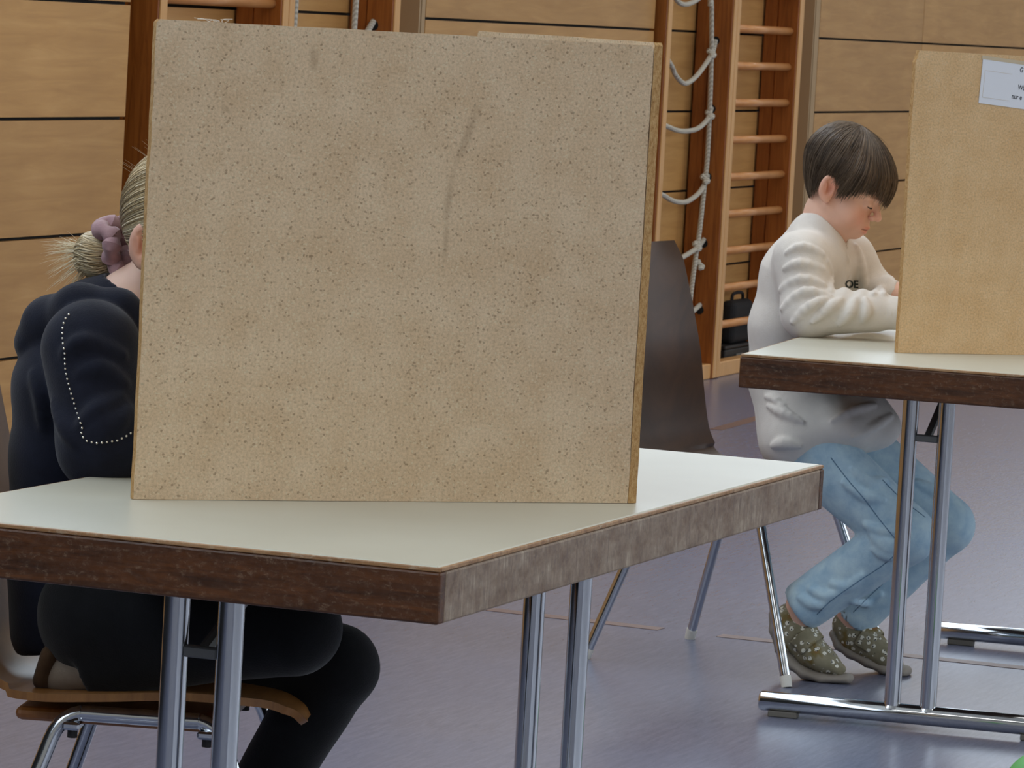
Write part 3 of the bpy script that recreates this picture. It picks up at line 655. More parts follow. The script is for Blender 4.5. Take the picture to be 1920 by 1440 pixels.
def tint_attr(me, v, hd):
    L = hd.loc(v); S = L.copy(); S[:, 1] = np.abs(S[:, 1]); c = np.ones((len(v), 4)); inh = (L[:, 2] > -.12) & (np.abs(L[:, 0]) < .14)
    def blend(mask, col): 
        m = np.clip(mask, 0, 1)*inh; c[:, :3] = c[:, :3]*(1-m[:, None]) + np.array(col)*m[:, None]
    g = lambda p, r: np.exp(-(((S-np.array(p))/np.array(r))**2).sum(1))
    blend(.75*g((.075, .036, -.03), (.03, .02, .022)), (1.0, .72, .68))
    blend(.7*g((.105, .0, -.018), (.014, .014, .012)), (1.0, .78, .74))
    blend(.9*g((.002, .082, .004), (.022, .02, .03)), (1.02, .74, .66)); blend(.8*g((.001, .079, .0), (.008, .008, .011)), (.72, .40, .34))  # pink ears, then the shade inside the ear bowl painted darker
    lip = np.maximum(g((.097, .004, -.0455), (.009, .013, .0042)), g((.095, .003, -.0545), (.009, .012, .0048))); blend(lip*1.15, (.92, .52, .50))
    blend(.9*np.exp(-((S[:, 2]+.0500)/.0013)**2)*(L[:, 0] > .084)*(S[:, 1] < .02), (.45, .2, .18))  # shade in the crease between the lips, painted into the tint
    brow = np.exp(-((S[:, 2]-.0235-.05*np.clip(S[:, 1]-.012, 0, .02))/.0035)**2)*(S[:, 1] > .009)*(S[:, 1] < .043)*(L[:, 0] > .06); blend(.75*brow, (.42, .32, .26))
    blend(.35*g((.092, .03, -.004), (.012, .014, .006)), (.88, .70, .68))
    a = me.attributes.new('tint', 'FLOAT_COLOR', 'POINT'); a.data.foreach_set('color', c.astype(np.float32).ravel())
def hand(w, d, nrm, S, side, curl=.7):
    # five fingers of unequal length from a palm; d = pointing direction, nrm = back of the hand, side = thumb side
    d = d/np.linalg.norm(d); nrm = nrm - d*(nrm @ d); nrm /= np.linalg.norm(nrm); s = side*np.cross(nrm, d); pr = []
    k = w + d*.062*S
    for q in (-.022, -.007, .008, .022): pr.append(('rc', w+s*q*.55*S, k+s*q*S, .0125*S, .0105*S, {'k': .012}))
    for q, ln in ((.024, .85), (.008, 1.0), (-.008, .95), (-.023, .75)):
        p = k+s*q*S; dr = d.copy()
        for seg, L, r in ((0, .034, .0085), (1, .022, .0078), (2, .017, .0068)):
            an = curl*(.45+.35*seg); dr = d*math.cos(an)-nrm*math.sin(an); e = p+dr*L*ln*S; pr.append(('rc', p, e, r*S, (r-.0007)*S, {'k': .002})); p = e
    p = w+d*.018*S+s*.02*S; q = p+(d*.5+s*.7-nrm*.35)*.034*S; e = q+(d*.85+s*.1-nrm*.45)*.026*S
    pr += [('rc', p, q, .0125*S, .0095*S, {'k': .008}), ('rc', q, e, .009*S, .0075*S, {'k': .002})]
    return pr
def strands(paths, rad, vals, taper=.35, sides=3):
    P = np.asarray(paths); n, k, _ = P.shape; T = np.gradient(P, axis=1); T /= np.linalg.norm(T, axis=2, keepdims=True)+1e-9
    ref = np.array([.31, .52, .79]); A = np.cross(T, ref); A /= np.linalg.norm(A, axis=2, keepdims=True)+1e-9; B = np.cross(T, A)
    rr = np.asarray(rad).reshape(-1, 1, 1)*np.linspace(1, taper, k)[None, :, None]
    ring = np.stack([P+rr*(math.cos(a)*A+math.sin(a)*B) for a in np.arange(sides)*2*math.pi/sides], 2).reshape(-1, 3)
    i = np.arange(n)[:, None, None]; j = np.arange(k-1)[None, :, None]; s_ = np.arange(sides)[None, None, :]; b = (i*k+j)*sides
    f = np.stack([b+s_, b+(s_+1) % sides, b+sides+(s_+1) % sides, b+sides+s_], -1).reshape(-1, 4)
    return ring, f, np.repeat(np.asarray(vals), k*sides)
def hair_obj(name, parts, mat, parent, org):
    vs_, fs_, at = [], [], []; o = 0
    for v, f, a in parts: vs_.append(v); fs_.append(f+o); at.append(a); o += len(v)
    me = mesh_np(name, np.concatenate(vs_)-org, np.concatenate(fs_)); A = me.attributes.new('strand', 'FLOAT', 'POINT')
    at = np.concatenate(at); 
    if len(me.vertices) == len(at): A.data.foreach_set('value', at.astype(np.float32))
    return link(name, me, mat, parent)
def surf_tube(name, fn, px, mat, parent, org, r, y0, y1, lift=0, n=5):
    p = list(trace_many(fn, catmull([np.array(q, float) for q in px], n), y0, y1))
    return MB().tube([q-org-np.array([0, lift, 0]) for q in p], r, 6).build(name, mat, parent, smooth=True)
def ridge(q, r):
    c = catmull(q, 3); n = len(c)-1; w_ = [r*(.35+.65*math.sin(math.pi*min(max(i/n, .04), .96))) for i in range(n+1)]
    return [('rc', c[i], c[i+1], w_[i], w_[i+1]) for i in range(n)]
def noise3(P, s, seed=0):
    r = np.random.default_rng(seed); o = np.zeros(len(P))
    for k in range(7): w_ = r.normal(size=3); w_ /= np.linalg.norm(w_); o += np.sin((P @ w_)*s*(.7+.6*r.random())+r.random()*6.3)
    return o/7

# ------------------------------------------------------------------ the boy
def build_boy():
    ph = math.radians(-18); fB = np.array([math.cos(ph), math.sin(ph), 0]); lB = np.array([-math.sin(ph), math.cos(ph), 0]); G = np.array([.60, 9.59, 0]); Z = np.array([0, 0, 1.])
    b = lambda x, y, off=0.: atP(x, y, G+lB*off, lB)
    org = np.array([.60, 9.59, 0.])
    hd = Head(b(1555, 353, -.074), ph, math.radians(25), 1.0)
    neck = b(1546, 428, 0)
    hips = [(b(1524, 846, -.075), b(1697, 1003, -.10), b(1512, 1132, -.107)), (b(1592, 832, .075), b(1774, 985, .115), b(1606, 1152, .097))]
    armN = [b(1502, 486, -.128), b(1512, 588, -.175), b(1690, 588, -.135)]
    armF = [b(1588, 486, .128), b(1642, 556, .165), b(1672, 552, .12)]
    wn = b(1706, 587, -.13); wf = b(1684, 556, .112)
    # ---- body
    sN = fB*.9+lB*.3; body = [('ec', b(1500, 800), b(1482, 640), (.10, .07), (.10, .065), lB), ('ec', b(1482, 640), b(1515, 510), (.10, .065), (.115, .075), lB), ('ec', b(1515, 510), neck, (.115, .07), (.05, .045), lB), ('rc', neck, hd.wor((.002, 0, -.035)), .044, .042)]
    for a in (armN, armF): body += [('rc', a[0], a[1], .04, .034), ('rc', a[1], a[2], .033, .024)]
    body += [('rc', armN[2], wn, .024, .022), ('rc', armF[2], wf, .022, .019)]
    body += [('rc', h[0], h[1], .062, .045) for h in hips] + [('rc', h[1], h[2], .045, .036) for h in hips]
    ank = [(hips[0][2], b(1500, 1160, -.107)), (hips[1][2], b(1604, 1170, .097))]
    body += [('rc', a, c, .036, .032) for a, c in ank]
    hN = hand(wn, fB*.97+lB*.12-Z*.16, Z*.8-lB*.5, .80, -1, .75); hF = hand(wf, fB*.95-lB*.25-Z*.12, Z, .80, 1, .35)
    def fbody(P): return smin(smin(union(P, body, .03), np.minimum(union(P, hN, .008), union(P, hF, .008)), .008), hd.sdf(P), .014)
    lo = np.array([.42, 9.25, .04]); hi = np.array([1.02, 9.86, 1.22])
    o = hd.o; bo, v = sdf_obj('person', fbody, lo, hi, .005, M['skin'], None, org, (o-np.array([.11, .105, .115]), o+np.array([.15, .105, .135])), .0019)
    bo.location = org; tag(bo, 'boy in cream sweatshirt and pale jeans writing at the table, head bowed', 'person'); tint_attr(bo.data, v, hd)
    for sy in (-1, 1):     # lowered lids with lashes
        c = np.array([.0785, .030*sy, .0045]); pts = []
        for g in np.linspace(-1.0, 1.0, 9): q = np.array([.0139*math.cos(g)*.97, .0158*math.sin(g), -.0035-.0012*math.cos(g*1.5)]); pts.append(hd.wor(c+q)-org)
        MB().tube(pts, [.0006, .0011, .0015, .0017, .0018, .0018, .0017, .0014, .0008], 6).build('eyelashes', M['lash'], bo)
    # ---- jeans
    jl = [('ec', b(1505, 820), b(1545, 832), (.115, .075), (.118, .07), lB)]
    for h, (r0, r1, r2, r3) in zip(hips, ((.079, .064, .062, .055), (.076, .062, .058, .050))):
        jl += [('rc', h[0], h[1], r0, r1), ('rc', h[1], h[2], r2, r3)]
    def fj0(P): return union(P, jl, .02)
    W = []
    for pts, r in [([(1634,1002),(1655,1016),(1682,1020)], .008), ([(1640,1014),(1662,1028),(1684,1030)], .008), ([(1640,1030),(1660,1040),(1682,1042)], .007), ([(1625,985),(1655,996),(1690,992)], .007), ([(1600,880),(1630,905),(1660,900)], .006), ([(1585,905),(1620,930),(1655,935)], .006),
                   ([(1500,1120),(1530,1135),(1560,1125)], .006), ([(1520,1105),(1550,1118),(1585,1105)], .006), ([(1560,1095),(1590,1100),(1615,1080)], .005), ([(1600,1128),(1625,1130),(1650,1115)], .005), ([(1720,905),(1750,920),(1770,945)], .006)]:
        q = [trace(fj0, x, y, 8.9, 10.2)-ray(x, y)*r*.3 for x, y in pts]; W += ridge(q, r)
    def fj(P):
        d = union(P, [jl[0], jl[1], jl[3]], .02)
        for h, p in ((hips[0], jl[2]), (hips[1], jl[4])):
            n_ = (h[2]-h[1])/np.linalg.norm(h[2]-h[1]); q = (P-h[2]) @ n_; rad = np.linalg.norm(P-h[2]-q[:, None]*n_, axis=1)
            e = smin(union(P, [p], .01), union(P, W, .006), .010); e = smax(e, q-.022, .004); e = smax(e, -np.maximum(rad-.044, .004-q), .003); d = smin(d, e, .012)
        hem = np.minimum(*[np.abs((P-h[2]) @ ((h[2]-h[1])/np.linalg.norm(h[2]-h[1]))-.022) for h in hips]) < .02
        e = smin(d, union(P, W, .006), .010); d = np.where(hem, d, e)
        return d + .0014*noise3(P, 70, 3)
    js, _ = sdf_obj('jeans', fj, np.array([.46, 9.28, .05]), np.array([1.06, 9.86, .66]), .0045, M['jeans'], bo, org)
    js['label'] = 'pale blue washed jeans'
    surf_tube('seam', fj, [(1558,858),(1590,900),(1620,935),(1650,975),(1680,1012)], M['jeans_seam'], js, org, .0011, 8.9, 10.2)
    surf_tube('seam', fj, [(1690,1030),(1655,1060),(1610,1090),(1560,1125),(1532,1152)], M['jeans_seam'], js, org, .0011, 8.9, 10.2)
    surf_tube('seam', fj, [(1655,900),(1690,935),(1735,970)], M['jeans_seam'], js, org, .0010, 8.9, 10.2)
    surf_tube('seam', fj, [(1655,1095),(1630,1118),(1600,1148)], M['jeans_seam'], js, org, .0010, 8.9, 10.2)
    # ---- shoes
    for k, (h, off, sp, up_) in enumerate(((hips[0], -.107, [(1453,1150),(1456,1180),(1468,1216),(1487,1242),(1512,1260),(1545,1270),(1590,1272)], [(1482,1158),(1494,1190),(1522,1222),(1548,1240),(1574,1256)]),
                             (hips[1], .097, [(1566,1188),(1577,1208),(1598,1222),(1630,1238),(1662,1252),(1697,1259)], [(1588,1172),(1604,1192),(1632,1210),(1660,1232),(1682,1246)]))):
        uq = [b(x, y, off) for x, y in up_]; rr = [(.031, .027), (.034, .033), (.035, .031), (.034, .022), (.027, .013)]
        uprim = [('ec', uq[i], uq[i+1], rr[i], rr[i+1], lB) for i in range(4)] + [('rc', uq[0], uq[1], .028, .032)]
        axis = (h[2]-h[1])/np.linalg.norm(h[2]-h[1]); op = h[2]+axis*.03
        sq = [b(x, y, off) for x, y in sp]; sprim = [('ec', sq[i], sq[i+1], ((.027, .012), (.032, .013), (.034, .014), (.036, .014), (.036, .014), (.036, .013), (.030, .011))[i], ((.032, .013), (.034, .014), (.036, .014), (.036, .014), (.036, .013), (.030, .011))[i], lB) for i in range(len(sq)-1)]
        fu = lambda P, u_=uprim, op=op, ax=axis: np.maximum(union(P, u_, .02), -(rc(P, op-ax*.06, op-ax*.012, .031, .029)))
        def fs(P, s_=sprim, q=sq):
            d = union(P, s_, .008); e0 = q[-1]; tip = (P-e0) @ fB-.012; return np.maximum(np.maximum(d, tip), -(P[:, 2]-.001))
        allp = np.array(uq+sq); lo_ = allp.min(0)-.05; hi_ = allp.max(0)+.05
        so, _ = sdf_obj('shoe', fu, lo_, hi_, .003, M['football'], bo, org); so['label'] = 'olive velcro shoe printed with little footballs'
        sdf_obj('sole', fs, lo_, hi_, .003, M['sole'], so, org)
        # strap across the instep
        c0 = b(*( (1508, 1205) if k == 0 else (1628, 1203)), off); ax2 = (uq[2]-uq[1])/np.linalg.norm(uq[2]-uq[1]); upn = np.cross(ax2, lB); upn = upn if upn[2] > 0 else -upn
        fst = lambda P, u_=uprim, c0=c0, ax2=ax2, upn=upn: np.maximum(np.maximum(np.abs(union(P, u_, .02)-.003)-.0022, np.abs((P-c0) @ ax2)-.019), -((P-c0) @ upn+.012))
        sdf_obj('strap', fst, lo_, hi_, .003, M['football'], so, org)
    # ---- sweatshirt
    sw = [('ec', b(1512, 812), b(1482, 705), (.168, .098), (.132, .084), lB), ('ec', b(1480, 700), b(1478, 610), (.128, .082), (.130, .076), lB), ('ec', b(1478, 610), b(1510, 515), (.130, .076), (.136, .090), lB), ('ec', b(1510, 515), b(1532, 446), (.134, .088), (.088, .056), lB), ('ec', b(1532, 446), b(1545, 436), (.088, .052), (.060, .050), lB),
          ('ec', b(1512, 812), b(1612, 796), (.168, .085), (.135, .066), lB), ('rc', b(1620, 770, -.03), b(1650, 800, -.02), .05, .045),
          ('rc', armN[0], armN[1], .057, .050), ('rc', armN[1], armN[2]-fB*.055, .048, .043), ('rc', armF[0], armF[1], .058, .046), ('rc', armF[1], armF[2]-fB*.02, .044, .036), ('rc', b(1538, 486, -.06), armN[0], .052, .052), ('rc', b(1556, 484, .07), armF[0], .054, .054)]
    def fs0(P): return union(P, sw, .028)
    R = []
    for pts, r in [([(1462,546),(1500,524),(1545,534)], .010), ([(1466,580),(1508,548),(1556,556)], .011), ([(1486,606),(1520,574),(1556,560)], .011), ([(1524,606),(1556,578),(1578,562)], .011), ([(1575,610),(1594,588),(1604,562)], .011), ([(1618,604),(1626,585),(1622,562)], .010),
                   ([(1470,505),(1500,494),(1545,506)], .009), ([(1474,474),(1505,462),(1545,478)], .008), ([(1440,762),(1470,776),(1505,792)], .010), ([(1436,745),(1455,752),(1490,790)], .007), ([(1448,838),(1470,832),(1500,838)], .012), ([(1560,790),(1600,770),(1640,760)], .009), ([(1600,820),(1640,800),(1672,780)], .009),
                   ([(1552,490),(1558,520),(1558,546)], .006), ([(1606,462),(1616,500),(1620,540)], .009), ([(1638,552),(1650,545),(1658,552)], .009), ([(1584,470),(1590,495),(1590,518)], .006)]:
        q = [trace(fs0, x, y, 8.9, 10.2)-ray(x, y)*r*.30+Z*r*.15 for x, y in pts]
        if max(p[1] for p in q) > 10.0: continue
        R += ridge(q, r)
    fa = armN[2]-armN[1]; fa /= np.linalg.norm(fa); fu = np.cross(fa, lB); fu = fu if fu[2] > 0 else -fu
    for t_, rr_, tl in ((.012, .016, .5), (.045, .013, .35), (.080, .015, .2), (.118, .013, .1)):
        c_ = armN[1]+fa*t_+fu*(.044-t_*.04); R += [('rc', c_-lB*.026-fu*.012-fa*tl*.02, c_, rr_*.7, rr_), ('rc', c_, c_+lB*.022-fu*.010, rr_, rr_*.6)]
    fe = armF[2]-armF[1]; fe /= np.linalg.norm(fe)
    for t_ in (.3, .75): c_ = armF[1]+(armF[2]-armF[1])*t_+Z*.036; R += [('rc', c_-lB*.02-Z*.008, c_+lB*.02-Z*.006, .012, .010)]
    cc = b(1548, 434); cn = fB*.58+Z*.815
    cuffs = [(armN[2]-fB*.06, armN[2]+fB*.004, .038, .0345), (armF[2]-fB*.02, armF[2]+fB*.01, .034, .031)]
    def fsw(P):
        d = smin(fs0(P), union(P, R, .005), .009) + .0018*noise3(P, 55, 5)
        # neck opening
        nk = rc(P, cc-cn*.012, cc+cn*.12, .046, .062); d = smax(d, -nk, .006)
        for a, c, r0, r1 in cuffs: d = smin(d, rc(P, a, c, r0, r1)+.0007*np.sin(((P-a) @ fB)*900), .006)
        for (w_, dr) in ((armN[2]+fB*.012, fB), (armF[2]+fB*.012, fB)):
            q = (P-w_) @ dr; rad = np.linalg.norm(P-w_-q[:, None]*dr, axis=1); d = np.where((rad < .07) & (q > -.03), np.maximum(d, q), d)
        # ribbed hem and open bottom, resting on the lap
        hp = b(1540, 868); fo = (P-hp) @ fB; q = hp[2]+.30*np.maximum(fo, 0)+.02*np.minimum(fo, 0)-P[:, 2]
        d = smax(d, q*.95, .006)
        return d
    lo = np.array([.38, 9.24, .42]); hi = np.array([.92, 9.86, 1.06])
    so, _ = sdf_obj('sweatshirt', fsw, lo, hi, .0032, M['sweat'], bo, org); so['label'] = 'cream sweatshirt with creased sleeves'
    ring = [cc+math.cos(t)*(fB*.043-Z*.0300)+math.sin(t)*lB*.052-Z*.006*abs(math.sin(t)) for t in np.linspace(0, 2*math.pi, 41)]
    MB().tube([p-org for p in ring], .0075, 8, False).build('collar', M['sweat'], so, smooth=True)
    # print on the chest, laid on the cloth
    cu = bpy.data.curves.new('print', 'FONT'); cu.body = 'OE'; cu.size = .0225; cu.offset = .0007; t = bpy.data.objects.new('tmp', cu); col.objects.link(t); bpy.context.view_layer.update()
    me = bpy.data.meshes.new_from_object(t.evaluated_get(bpy.context.evaluated_depsgraph_get())); bpy.data.objects.remove(t); me.materials.clear(); me.materials.append(M['logo'])
    bmx = bmesh.new(); bmx.from_mesh(me); bmesh.ops.triangulate(bmx, faces=bmx.faces)
    for _ in range(2): bmesh.ops.subdivide_edges(bmx, edges=[e for e in bmx.edges if e.calc_length() > .004], cuts=1); bmesh.ops.triangulate(bmx, faces=bmx.faces)
    xy = [(1585+q.co.x*870*.95, 539-q.co.y*870+q.co.x*30) for q in bmx.verts]
    for q, p, c_ in zip(bmx.verts, trace_many(fsw, xy, 9.0, 10.2), xy): q.co = Vector(p-org-ray(*c_)*.0018)
    bmx.to_mesh(me); bmx.free(); link('chest_print', me, None, so)
    # ---- hair
    zE = lambda a: np.interp(np.abs(a), np.radians([0, 14, 30, 45, 58, 70, 77, 82, 90, 100, 110, 120, 150, 180]), [.022, .022, .034, .032, .016, .002, -.004, .018, .030, .026, -.012, -.026, -.040, -.042])
    def shell(al, t, push=1.0):   # t 0 crown .. 1 end
        ze = zE(al); c = np.array([.002, 0, .042]); cz = .099
        th_e = np.where(ze > .042, np.arccos(np.clip((ze-.042)/cz, -1, 1)), math.pi/2 + np.arcsin(np.clip((.042-ze)/.115, 0, 1)))
        th = t*th_e; r = np.sin(np.minimum(th, math.pi/2)); lowr = np.clip(th-math.pi/2, 0, 2)
        bk = .5-.5*np.cos(al); r = np.where(th > math.pi/2, 1-(.10+.55*bk)*lowr**1.4, r)
        z = np.where(th > math.pi/2, .042-.115*np.sin(lowr), .042+cz*np.cos(th)); fr = np.exp(-(al/.7)**2)
        x = .002+np.cos(al)*r*(.103+.010*fr*np.clip(t, 0, 1))*push; y = np.sin(al)*r*.0855*push; lean = -.018*(1-np.clip(t*1.4, 0, 1))
        return np.stack([x+lean, y, z+(push-1)*.06*(np.cos(th) > 0)], -1)
    parts = []
    na, nt = 72, 16; al = np.linspace(-math.pi, math.pi, na, endpoint=False); tt = np.linspace(.0, .94, nt); Ag, Tg = np.meshgrid(al, tt, indexing='ij')
    cap = hd.wor(shell(Ag.ravel(), Tg.ravel(), .955)); ii, jj = np.meshgrid(np.arange(na), np.arange(nt-1), indexing='ij'); i2 = (ii+1) % na
    parts.append((cap, np.stack([ii*nt+jj, i2*nt+jj, i2*nt+jj+1, ii*nt+jj+1], -1).reshape(-1, 4), np.full(len(cap), .12)))
    n = 5200; al0 = rng.uniform(-math.pi, math.pi, n); clump = np.round(al0*26+rng.normal(0, .35, n))/26; al0 = al0*.55+clump*.45
    t0 = rng.random(n)**1.3*.72; t1 = 1+rng.normal(0, .035, n)-.04*(rng.random(n) > .8); k = 10; s = np.linspace(0, 1, k)[None, :]
    tk = t0[:, None]+(t1-t0)[:, None]*s; sw_ = rng.normal(0, .05, n)[:, None]; ak = al0[:, None]+sw_*s+.12*np.sin(al0*3)[:, None]*(1-s)
    ps = .965+.045*rng.random(n)[:, None]+.02*np.sin(clump*61)[:, None]*s; ps = ps*np.ones((1, k))
    pts = hd.wor(shell(ak.ravel(), tk.ravel(), ps.ravel()).reshape(-1, 3)).reshape(n, k, 3)
    parts.append(strands(pts, rng.uniform(.0007, .0013, n), np.clip(rng.normal(.45, .22, n)+.25*np.sin(clump*47), 0, 1), .3))
    fl = 60; a_ = rng.uniform(-math.pi, math.pi, fl); s = np.linspace(0, 1, 8)[None, :]; pp = shell((a_[:, None]+.3*s).ravel(), (.1+.25*s*np.ones((fl, 1))).ravel(), (1.0+.10*s*rng.random((fl, 1))).ravel()); parts.append(strands(hd.wor(pp).reshape(fl, 8, 3), np.full(fl, .0003), np.full(fl, .9), .4))
    ho = hair_obj('hair', parts, M['hair_brown'], bo, org); ho['label'] = 'short ash-brown bowl-cut hair'
    # ---- pen in his fist and the ballot on the table
    pe = empty('pen', tuple(wn+fB*.075*.8-Z*.012)); tag(pe, 'slim pen in the boy\'s near hand behind the tan screen', 'pen')
    MB().tube([np.array([.035, .004, -.012]), np.array([.0, 0, .02]), np.array([-.045, -.006, .075])], .0042, 10).build('barrel', M['ink'], pe, smooth=True); MB().tube([np.array([.035, .004, -.012]), np.array([.044, .005, -.020])], [.004, .0008], 10).build('tip', M['grey_metal'], pe)
    c = N2+U2*.30+V2*.92; bl = empty('ballot_paper', (c[0], c[1], TZ+.0005), A2+.15); tag(bl, 'white ballot sheet lying under the boy\'s hands', 'paper')
    MB().box((-.085, -.12, 0), (.115, .12, .0006)).build('sheet', M['paper'], bl); MB().box((-.0845, -.1195, .0008), (.005, .1195, .0014)).build('fold', M['paper'], bl)
build_boy()

# ------------------------------------------------------------------ the girl
def build_girl():
    ph = -.35; fB = np.array([math.cos(ph), math.sin(ph), 0]); lB = np.array([-math.sin(ph), math.cos(ph), 0]); G = np.array([-.60, 6.15, 0]); Z = np.array([0, 0, 1.])
    b = lambda x, y, off=0.: atP(x, y, G+lB*off, lB); org = G.copy()
    hd = Head(b(271, 460, -.072), math.radians(-36), math.radians(20), 1.05)
    neck = b(240, 580, 0)
    armN = [b(172, 655, -.140), b(192, 838, -.172), b(430, 812, -.09)]; armF = [b(240, 650, .140), b(300, 830, .17), b(480, 800, .10)]
    wn = b(452, 815, -.085); wf = b(500, 803, .095)
    near = (b(190, 1150, -.085), b(552, 1178, -.105), b(188, 1245, -.105)); far = (b(240, 1150, .085), b(632, 1250, .095), b(330, 1760, .10))
    body = [('ec', b(165, 1120), b(168, 860), (.11, .07), (.10, .06), lB), ('ec', b(168, 860), b(180, 700), (.10, .06), (.11, .06), lB), ('ec', b(180, 700), neck, (.11, .055), (.05, .045), lB), ('rc', neck, hd.wor((.0, 0, -.03)), .047, .043)]
    for a in (armN, armF): body += [('rc', a[0], a[1], .045, .038), ('rc', a[1], a[2], .036, .026)]
    body += [('rc', armN[2], wn, .026, .024), ('rc', armF[2], wf, .026, .024)]
    for l, q in ((near, .024), (far, .034)): body += [('rc', l[0], l[1], .068, .048), ('rc', l[1], l[2], .042, q)]
    ft = [(b(180, 1245, -.105), b(112, 1258, -.10))]; body += [('rc', near[2], ft[0][1], .024, .021)]
    ff = (b(330, 1770, .10), b(430, 1830, .085)); body += [('rc', far[2], ff[0], .034, .032), ('rc', ff[0], ff[1], .032, .024)]
    hN = hand(wn, fB*.97+lB*.12-Z*.18, Z*.8-lB*.5, .9, -1, .7); hF = hand(wf, fB*.95-lB*.25-Z*.10, Z, .9, 1, .3)
    def fbody(P): return smin(smin(union(P, body, .03), np.minimum(union(P, hN, .008), union(P, hF, .008)), .008), hd.sdf(P), .014)
    o = hd.o; bo, v = sdf_obj('person', fbody, np.array([-.80, 5.80, .005]), np.array([-.08, 6.48, 1.24]), .006, M['skin_girl'], None, org, (o-np.array([.12, .115, .12]), o+np.array([.14, .115, .14])), .0024)
    bo.location = org; tag(bo, 'girl with blonde bun and navy studded hoodie half hidden behind the large board', 'person'); tint_attr(bo.data, v, hd)
    for sy in (-1, 1):
        c = np.array([.0785, .030*sy, .0045]); pts = []
        for g in np.linspace(-1, 1, 9): pts.append(hd.wor(c+np.array([.0139*math.cos(g)*.97, .0158*math.sin(g), -.0035-.0012*math.cos(g*1.5)]))-org)
        MB().tube(pts, .0014, 6).build('eyelashes', M['lash'], bo)
    # ---- trousers
    tr = []
    for l, (r0, r1, r2, r3) in ((near, (.088, .064, .057, .047)), (far, (.086, .058, .056, .040))): tr += [('rc', l[0], l[1], r0, r1), ('rc', l[1], l[2], r2, r3)]
    tr += [('ec', b(160, 1145), b(205, 1160), (.12, .08), (.13, .08), lB)]
    def ftr(P):
        d = union(P, [tr[0], tr[2], tr[4]], .016)
        for l, p in ((near, tr[1]), (far, tr[3])):
            n_ = (l[2]-l[1])/np.linalg.norm(l[2]-l[1]); q = (P-l[2]) @ n_; d = smin(d, np.maximum(union(P, [p], .01), q-.014), .012)
        return d+.0010*noise3(P, 60, 9)
    t, _ = sdf_obj('trousers', ftr, np.array([-.80, 5.82, .04]), np.array([-.06, 6.42, .72]), .0055, M['black_cloth'], bo, org); t['label'] = 'black trousers'
    # ---- sock and slippers
    fso = lambda P: rc(P, near[2]+(near[1]-near[2])*.06, ft[0][1], .038, .031)
    so, _ = sdf_obj('sock', fso, np.array([-.72, 5.90, .36]), np.array([-.38, 6.20, .54]), .004, M['sock'], bo, org)
    c1, c2 = b(110, 1222, -.10), b(92, 1272, -.10)
    fsl = lambda P: ec(P, c1, c2, (.046, .016), (.042, .015), lB)
    sdf_obj('slipper', fsl, np.array([-.74, 5.90, .36]), np.array([-.50, 6.20, .54]), .004, M['slipper'], bo, org)
    fs2 = lambda P: np.maximum(smin(rc(P, ff[0], ff[1], .040, .033), rc(P, ff[0]-fB*.03, ff[1]+fB*.03, .030, .028), .02), -(P[:, 2]-.002))
    sdf_obj('slipper', fs2, np.array([-.62, 5.98, .0]), np.array([-.20, 6.44, .16]), .005, M['slipper'], bo, org)
    # ---- hoodie
    sw = [('ec', b(128, 1178), b(145, 1010), (.120, .062), (.13, .085), lB), ('ec', b(155, 1150), b(152, 1000), (.125, .088), (.135, .088), lB), ('ec', b(150, 1000), b(158, 850), (.14, .088), (.140, .086), lB), ('ec', b(158, 850), b(166, 720), (.14, .086), (.145, .088), lB), ('ec', b(166, 720), b(190, 625), (.145, .088), (.11, .076), lB), ('ec', b(190, 625), neck, (.11, .072), (.065, .058), lB),
          ('rc', armN[0], armN[1], .068, .058), ('rc', armN[1], armN[2], .056, .042), ('rc', armF[0], armF[1], .066, .056), ('rc', armF[1], armF[2], .054, .040)]
    hood = [('rc', b(86, 668, -.02), b(98, 612, -.07), .030, .040), ('rc', b(98, 612, -.07), b(150, 584, -.10), .040, .036), ('rc', b(150, 584, -.10), b(222, 586, -.092), .036, .030), ('rc', b(222, 586, -.092), b(300, 640, -.07), .030, .018),
            ('rc', b(86, 668, .02), b(125, 612, .07), .030, .040), ('rc', b(125, 612, .07), b(215, 584, .09), .040, .032), ('rc', b(215, 584, .09), b(340, 640, .06), .032, .018), ('ec', b(104, 640), b(150, 596), (.10, .040), (.09, .034), lB), ('ec', b(150, 596), b(196, 594), (.09, .034), (.085, .028), lB)]
    def f0(P): return smin(union(P, sw, .022), union(P, hood, .016), .005)
    R = []
    for pts, r in [([(150,800),(185,770),(225,745)], .013), ([(165,815),(200,790),(240,775)], .011), ([(185,825),(205,800),(215,780)], .010), ([(215,815),(225,790),(240,765)], .010), ([(120,660),(160,640),(230,665)], .009), ([(100,760),(120,800),(140,830)], .009), ([(150,700),(190,690),(235,720)], .008), ([(62,700),(75,740),(80,800)], .008)]:
        q = [trace(f0, x, y, 5.4, 6.9) for x, y in pts]
        if max(p[1] for p in q) < 6.5: R += ridge(q, r)
    def fsw(P):
        d = smin(f0(P), union(P, R, .006), .012)+.0018*noise3(P, 45, 11)
        d = smax(d, -rc(P, b(256, 590), b(274, 500), .046, .054), .006)
        hp = b(45, 1228, -.08); fo = (P-hp) @ fB; d = smax(d, (hp[2]+.17*np.clip(fo, 0, .3)-P[:, 2])*.98, .004)
        for w_ in (armN[2]+fB*.012, armF[2]+fB*.012):
            q = (P-w_) @ fB; rad = np.linalg.norm(P-w_-q[:, None]*fB, axis=1); d = np.where((rad < .07) & (q > -.03), np.maximum(d, q), d)
        return d
    so, _ = sdf_obj('hoodie', fsw, np.array([-.84, 5.80, .42]), np.array([-.12, 6.46, 1.04]), .0046, M['navy'], bo, org); so['label'] = 'dark navy hoodie with a folded hood'
